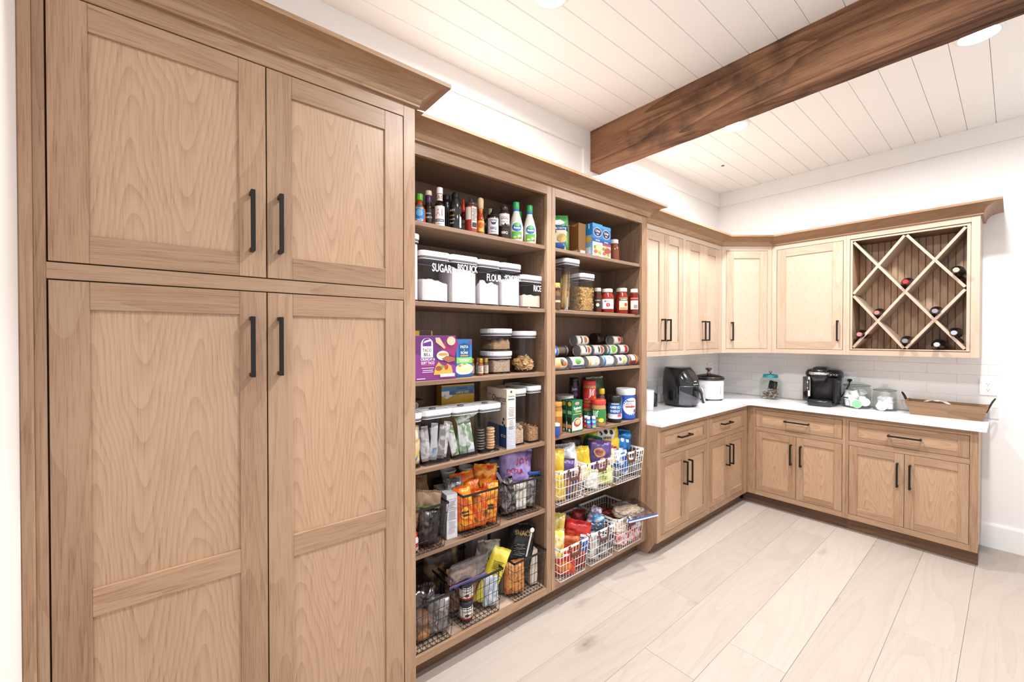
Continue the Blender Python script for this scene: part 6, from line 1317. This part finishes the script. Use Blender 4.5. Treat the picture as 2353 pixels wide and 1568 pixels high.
print_flat(t, 'lettering', lambda u, v, e: (u - .008, -.1502 - e + .0004 - .0, v), [('t', 'KEURIG', 0, .2745, .0125, M('#f4f4f4', .4), .9)])
m = MB()
for i in range(3): m.box(.066 + i * .017, .076 + i * .017, -.0815 + i * .012, -.0795 + i * .012, .262, .266)
m.obj('button_marks', M('#e6e4e0', .4), t)
m = MB(); m.tube([(.110, .05, .06), (.122, .06, .09), (.138, .10, .13), (.150, .135, .17), (.155, .150, .205)], .0042, 8); m.obj('power_cord', BLACK, t)
m = MB(); m.box(.141, .170, .128, .154, .203, .222); m.obj('plug', BLACK, t, bevel=.004)
def outlet(label, x, z, plane, n, w=.076, two=True):
    t = thing('wall_outlet', label, 'outlet', (x, plane, z))
    box('cover_plate', M('#f4f3f4', .35), -w / 2, w / 2, -.006, 0, -.057, .057, parent=t, bevel=.0015)
    for s in ((-1, 1) if two else (1,)):
        d = MB().loft([[(x_, -.0062, z_ + s * .02) for x_, z_ in rsq(.032, .029, .010, 5)], [(x_, -.0078, z_ + s * .02) for x_, z_ in rsq(.031, .028, .010, 5)]]).obj('receptacle', M('#efeef0', .35), t)
        m = MB(); m.box(-.0075, -.0055, -.0084, -.0076, s * .02 + .001, s * .02 + .009); m.box(.0055, .0075, -.0084, -.0076, s * .02 + .001, s * .02 + .008); m.lathe([(.0024, 0), (.0024, -.0008)], 10, c=(0, -.0076, s * .02 - .006), axis='y')
        tag(m.obj('slots', M('#2a2828', .6), d), kind='stuff')
    return t
outlet('white double wall outlet above the wooden tray', 1.487, 1.136, YW - .0092, 2, .084)
outlet('white wall outlet behind the coffee maker cord', .690, 1.146, YW - .0092, 2, .118)
t = thing('wall_outlet', 'white wall plate on the side wall above the slow cooker', 'outlet', (XW + .0092, 3.60, 1.18), RZ)
box('cover_plate', M('#f1f0f1', .35), -.058, .058, -.006, 0, -.057, .057, parent=t, bevel=.0015)
box('rocker', M('#e9e8ea', .35), -.017, .017, -.0085, -.0055, -.033, .033, parent=t, bevel=.001)

# two glass cookie jars with coffee pods
def gjar(label, x, y, r, h, htop):
    t = thing('glass_jar', label, 'jar', (x, y, ZK))
    MB().lathe([(r * .93, .0), (r * .985, .006), (r, .03), (r, h * .80), (r * .97, h * .90), (r * .90, h * .96), (r * .91, h)], 40, cap1=False).obj('body', GLASS, t)
    MB().lathe([(r * .9, h + .001), (r * .97, h + .003), (r * .97, h + .008), (r * .6, h + .020), (r * .35, h + .027), (r * .20, h + .032), (r * .17, htop - .014), (r * .27, htop - .008), (r * .27, htop - .002), (r * .2, htop)], 40).obj('lid', GLASS, t)
    m = MB(); m.tube([(r * .965 * cos(a), r * .965 * sin(a), h + .004) for a in [2 * pi * i / 40 for i in range(40)]], .0022, 6, closed=True); m.tube([(r * .95 * cos(a), r * .95 * sin(a), .003) for a in [2 * pi * i / 40 for i in range(40)]], .002, 6, closed=True)
    m.obj('glass_edge', clear('glass_edge', '#a9b3b0', .05, .3, .6), t)
    return t
gjar('larger glass cookie jar of white coffee pods, beside the coffee maker', .778, 3.680, .090, .176, .240)
gjar('smaller glass cookie jar of coffee pods, between larger jar and tray', .950, 3.688, .073, .152, .205)
pod0 = MB(); pod0.lathe([(.016, 0), (.018, .002), (.0225, .040), (.0255, .0405), (.0255, .043)], 22, cap1=True, sm=False)
def pod(label, x, y, z, rx, ry, lidc):
    t = thing('coffee_pod', label, 'coffee pod', (x, y, z)); t.rotation_euler = (R(rx), R(ry), 0); t.scale = (1.3, 1.3, 1.3)
    pod0.obj('cup', M('#f1f0f3', .4), t); MB().lathe([(.0245, .0432), (.0245, .0440)], 22).obj('foil_lid', lidc if not isinstance(lidc, str) else M(lidc, .4), t)
W_ = '#efeef0'
for i, (dx, dy, dz, rx, ry, lc, lb) in enumerate((
        (-.048, -.035, .012, 0, 0, W_, 'bottom left at the front'), (-.012, -.060, .012, 5, 0, W_, 'bottom, second from the left'), (.020, -.045, .030, 82, 0, '#7fb98a', 'lying down with green lid'), (.055, -.020, .034, 70, 40, W_, 'bottom right, lying'),
        (-.050, -.025, .062, 0, 62, W_, 'lying in the middle at the left'), (.000, -.030, .068, 0, -20, W_, 'middle of the heap'), (.040, -.015, .078, 180, 0, W_, 'upside down at the right'), (-.056, -.004, .112, 180, 4, W_, 'uppermost at the left'), (.010, .035, .020, 0, 0, W_, 'bottom at the back'), (.008, .035, .07, 10, 30, W_, 'at the back of the heap'))):
    pod('white coffee pod in the larger glass jar, %s' % lb, .778 + dx * .95, 3.680 + dy, ZK + (dz * 1.22 if dz > .03 else dz), rx, ry, lc)
for i, (dx, dy, dz, rx, ry, lc, lb) in enumerate((
        (-.036, -.030, .012, 0, 24, W_, 'leaning at the lower left'), (-.004, -.044, .034, 95, 20, W_, 'lying at the bottom front'), (.036, -.022, .012, 0, -6, W_, 'standing at the lower right'), (-.028, -.012, .072, -60, 25, '#d9c07a', 'with yellow lid at the top'),
        (.006, -.012, .070, -50, -10, '#b5975a', 'with tan lid in the middle'), (.036, -.006, .092, 180, 12, W_, 'tilted at the upper right'), (.0, .03, .014, 0, 0, W_, 'standing at the back'))):
    pod('coffee pod in the smaller glass jar, %s' % lb, .950 + dx * .85, 3.688 + dy * .9, ZK + (dz * 1.2 if dz > .03 else dz), rx, ry, lc)

# wooden tray with black handles
t = thing('wooden_tray', 'long rustic wooden tray with black metal handles at the end of the worktop', 'tray', (1.288, 3.668, ZK))
def slab(name, q0, q1, th, g):   # q0: outer face quad, q1: inner face quad
    m = MB(); b = 0; m.v = [tuple(p) for p in q0 + q1]; gi = {'x': 0, 'y': 1}[g]
    for f in ([0, 1, 2, 3], [7, 6, 5, 4], [0, 4, 5, 1], [1, 5, 6, 2], [2, 6, 7, 3], [3, 7, 4, 0]): m.face(f, [(m.v[i][2] + .3 + m.v[i][1 - gi], m.v[i][gi]) for i in f])
    return m.obj(name, TRAYW, t)
wb, wt_, db, dt_, hh = .178, .208, .074, .098, .100
slab('front_board', [(-wb, -db, 0), (wb, -db, 0), (wt_, -dt_, hh), (-wt_, -dt_, hh)], [(-wb, -db + .011, 0), (wb, -db + .011, 0), (wt_, -dt_ + .011, hh), (-wt_, -dt_ + .011, hh)], 0, 'x')
slab('back_board', [(wb, db, 0), (-wb, db, 0), (-wt_, dt_, hh), (wt_, dt_, hh)], [(wb, db - .011, 0), (-wb, db - .011, 0), (-wt_, dt_ - .011, hh), (wt_, dt_ - .011, hh)], 0, 'x')
for s in (-1, 1): slab('end_board', [(s * wb, -db + .0115, .0005), (s * wb, db - .0115, .0005), (s * wt_, dt_ - .0115, hh + .004), (s * wt_, -dt_ + .0115, hh + .004)], [(s * (wb - .011), -db + .0115, .0005), (s * (wb - .011), db - .0115, .0005), (s * (wt_ - .011), dt_ - .0115, hh + .004), (s * (wt_ - .011), -dt_ + .0115, hh + .004)], 0, 'y')
box('bottom_board', TRAYW, -wb + .0115, wb - .0115, -db + .0115, db - .0115, .001, .010, 'x', parent=t)
for s in (-1, 1):
    m = MB(); m.tube([(s * (wb + .017), -.026, .055), (s * (wt_ + .003), -.026, .10), (s * (wt_ + .014), -.024, .130), (s * (wt_ + .024), -.014, .150), (s * (wt_ + .027), 0, .155), (s * (wt_ + .024), .014, .150), (s * (wt_ + .014), .024, .130), (s * (wt_ + .003), .026, .10), (s * (wb + .017), .026, .055)], .0045, 8)
    tag(m.obj('handle', M('#2f2b2a', .4, .6), t), 'black metal loop handle')
m = MB(); N = 14
for j in range(5):
    for i in range(N + 1): m.v.append((-.13 + .185 * i / N, -.045 + .085 * j / 4, .082 + .030 * sin(pi * min(1, i / N * 1.15)) ** .6 + .003 * sin(i * 1.7 + j)))
for j in range(4):
    for i in range(N): q = j * (N + 1) + i; m.face([q, q + 1, q + N + 2, q + N + 1], None, 0, True)
b = len(m.v); m.v += [(-.12, -.03, .012), (.05, -.03, .012), (.05, .03, .012), (-.12, .03, .012)]; m.face([b, b + 1, b + 2, b + 3]); m.face([0, N, b + 1, b]); m.face([4 * (N + 1), b + 3, b + 2, 4 * (N + 1) + N]); m.face([0, b, b + 3, 4 * (N + 1)]); m.face([N, 4 * (N + 1) + N, b + 2, b + 1])
tag(m.obj('napkins', M('#efe6dc', .8), None, (1.288, 3.668, ZK)), 'folded cream napkins lying in the wooden tray', 'napkins')

# wine bottles lying in the lattice, necks towards the room
for cx, cz, capc, lb in ((1.1015, 1.8925, '#c8343a', 'red capped wine bottle at the crossing in the middle of the wine rack'), (.9455, 1.6760, '#b8787c', 'pink capped wine bottle in the left middle cell of the wine rack'),
                         (.8440, 1.5145, '#c98088', 'pink capped wine bottle in the lower left edge cell of the wine rack'), (1.3500, 1.9460, '#d9cf9a', 'gold capped wine bottle in the upper right edge cell of the wine rack'),
                         (1.2515, 1.6740, '#8f8f93', 'silver capped wine bottle in the right middle cell of the wine rack'), (1.3430, 1.5220, '#aeb4be', 'pale blue capped wine bottle in the lower right edge cell of the wine rack'),
                         (1.1010, 1.4660, '#8a898c', 'grey capped wine bottle in the bottom middle cell of the wine rack'), (1.2620, 1.4415, '#b9bdc4', 'silver capped wine bottle lying on the rack floor at the lower right')):
    t = thing('wine_bottle', lb, 'wine bottle', (cx, 3.645, cz), 0, 'wine bottles in the lattice rack')
    MB().lathe([(.030, -.002), (.037, -.006), (.0375, -.160), (.034, -.180), (.024, -.200), (.016, -.215), (.0145, -.232)], 32, axis='y').obj('body', M('#0f0c0c', .1, 0, .6), t)
    MB().lathe([(.0150, -.230), (.0155, -.233), (.0155, -.262), (.0140, -.2645)], 24, axis='y').obj('cap', M(capc, .35, .3), t)

# a screw hole and sprinkler dot in the ceiling boards
t = thing('ceiling_sensor', 'small dark round hole plug in the white ceiling boards', 'plug', (-.037, 3.059, ZC - .0005))
MB().lathe([(.013, 0), (.013, -.002), (.009, -.003)], 20).obj('disc', M('#5a4a3c', .6), t)
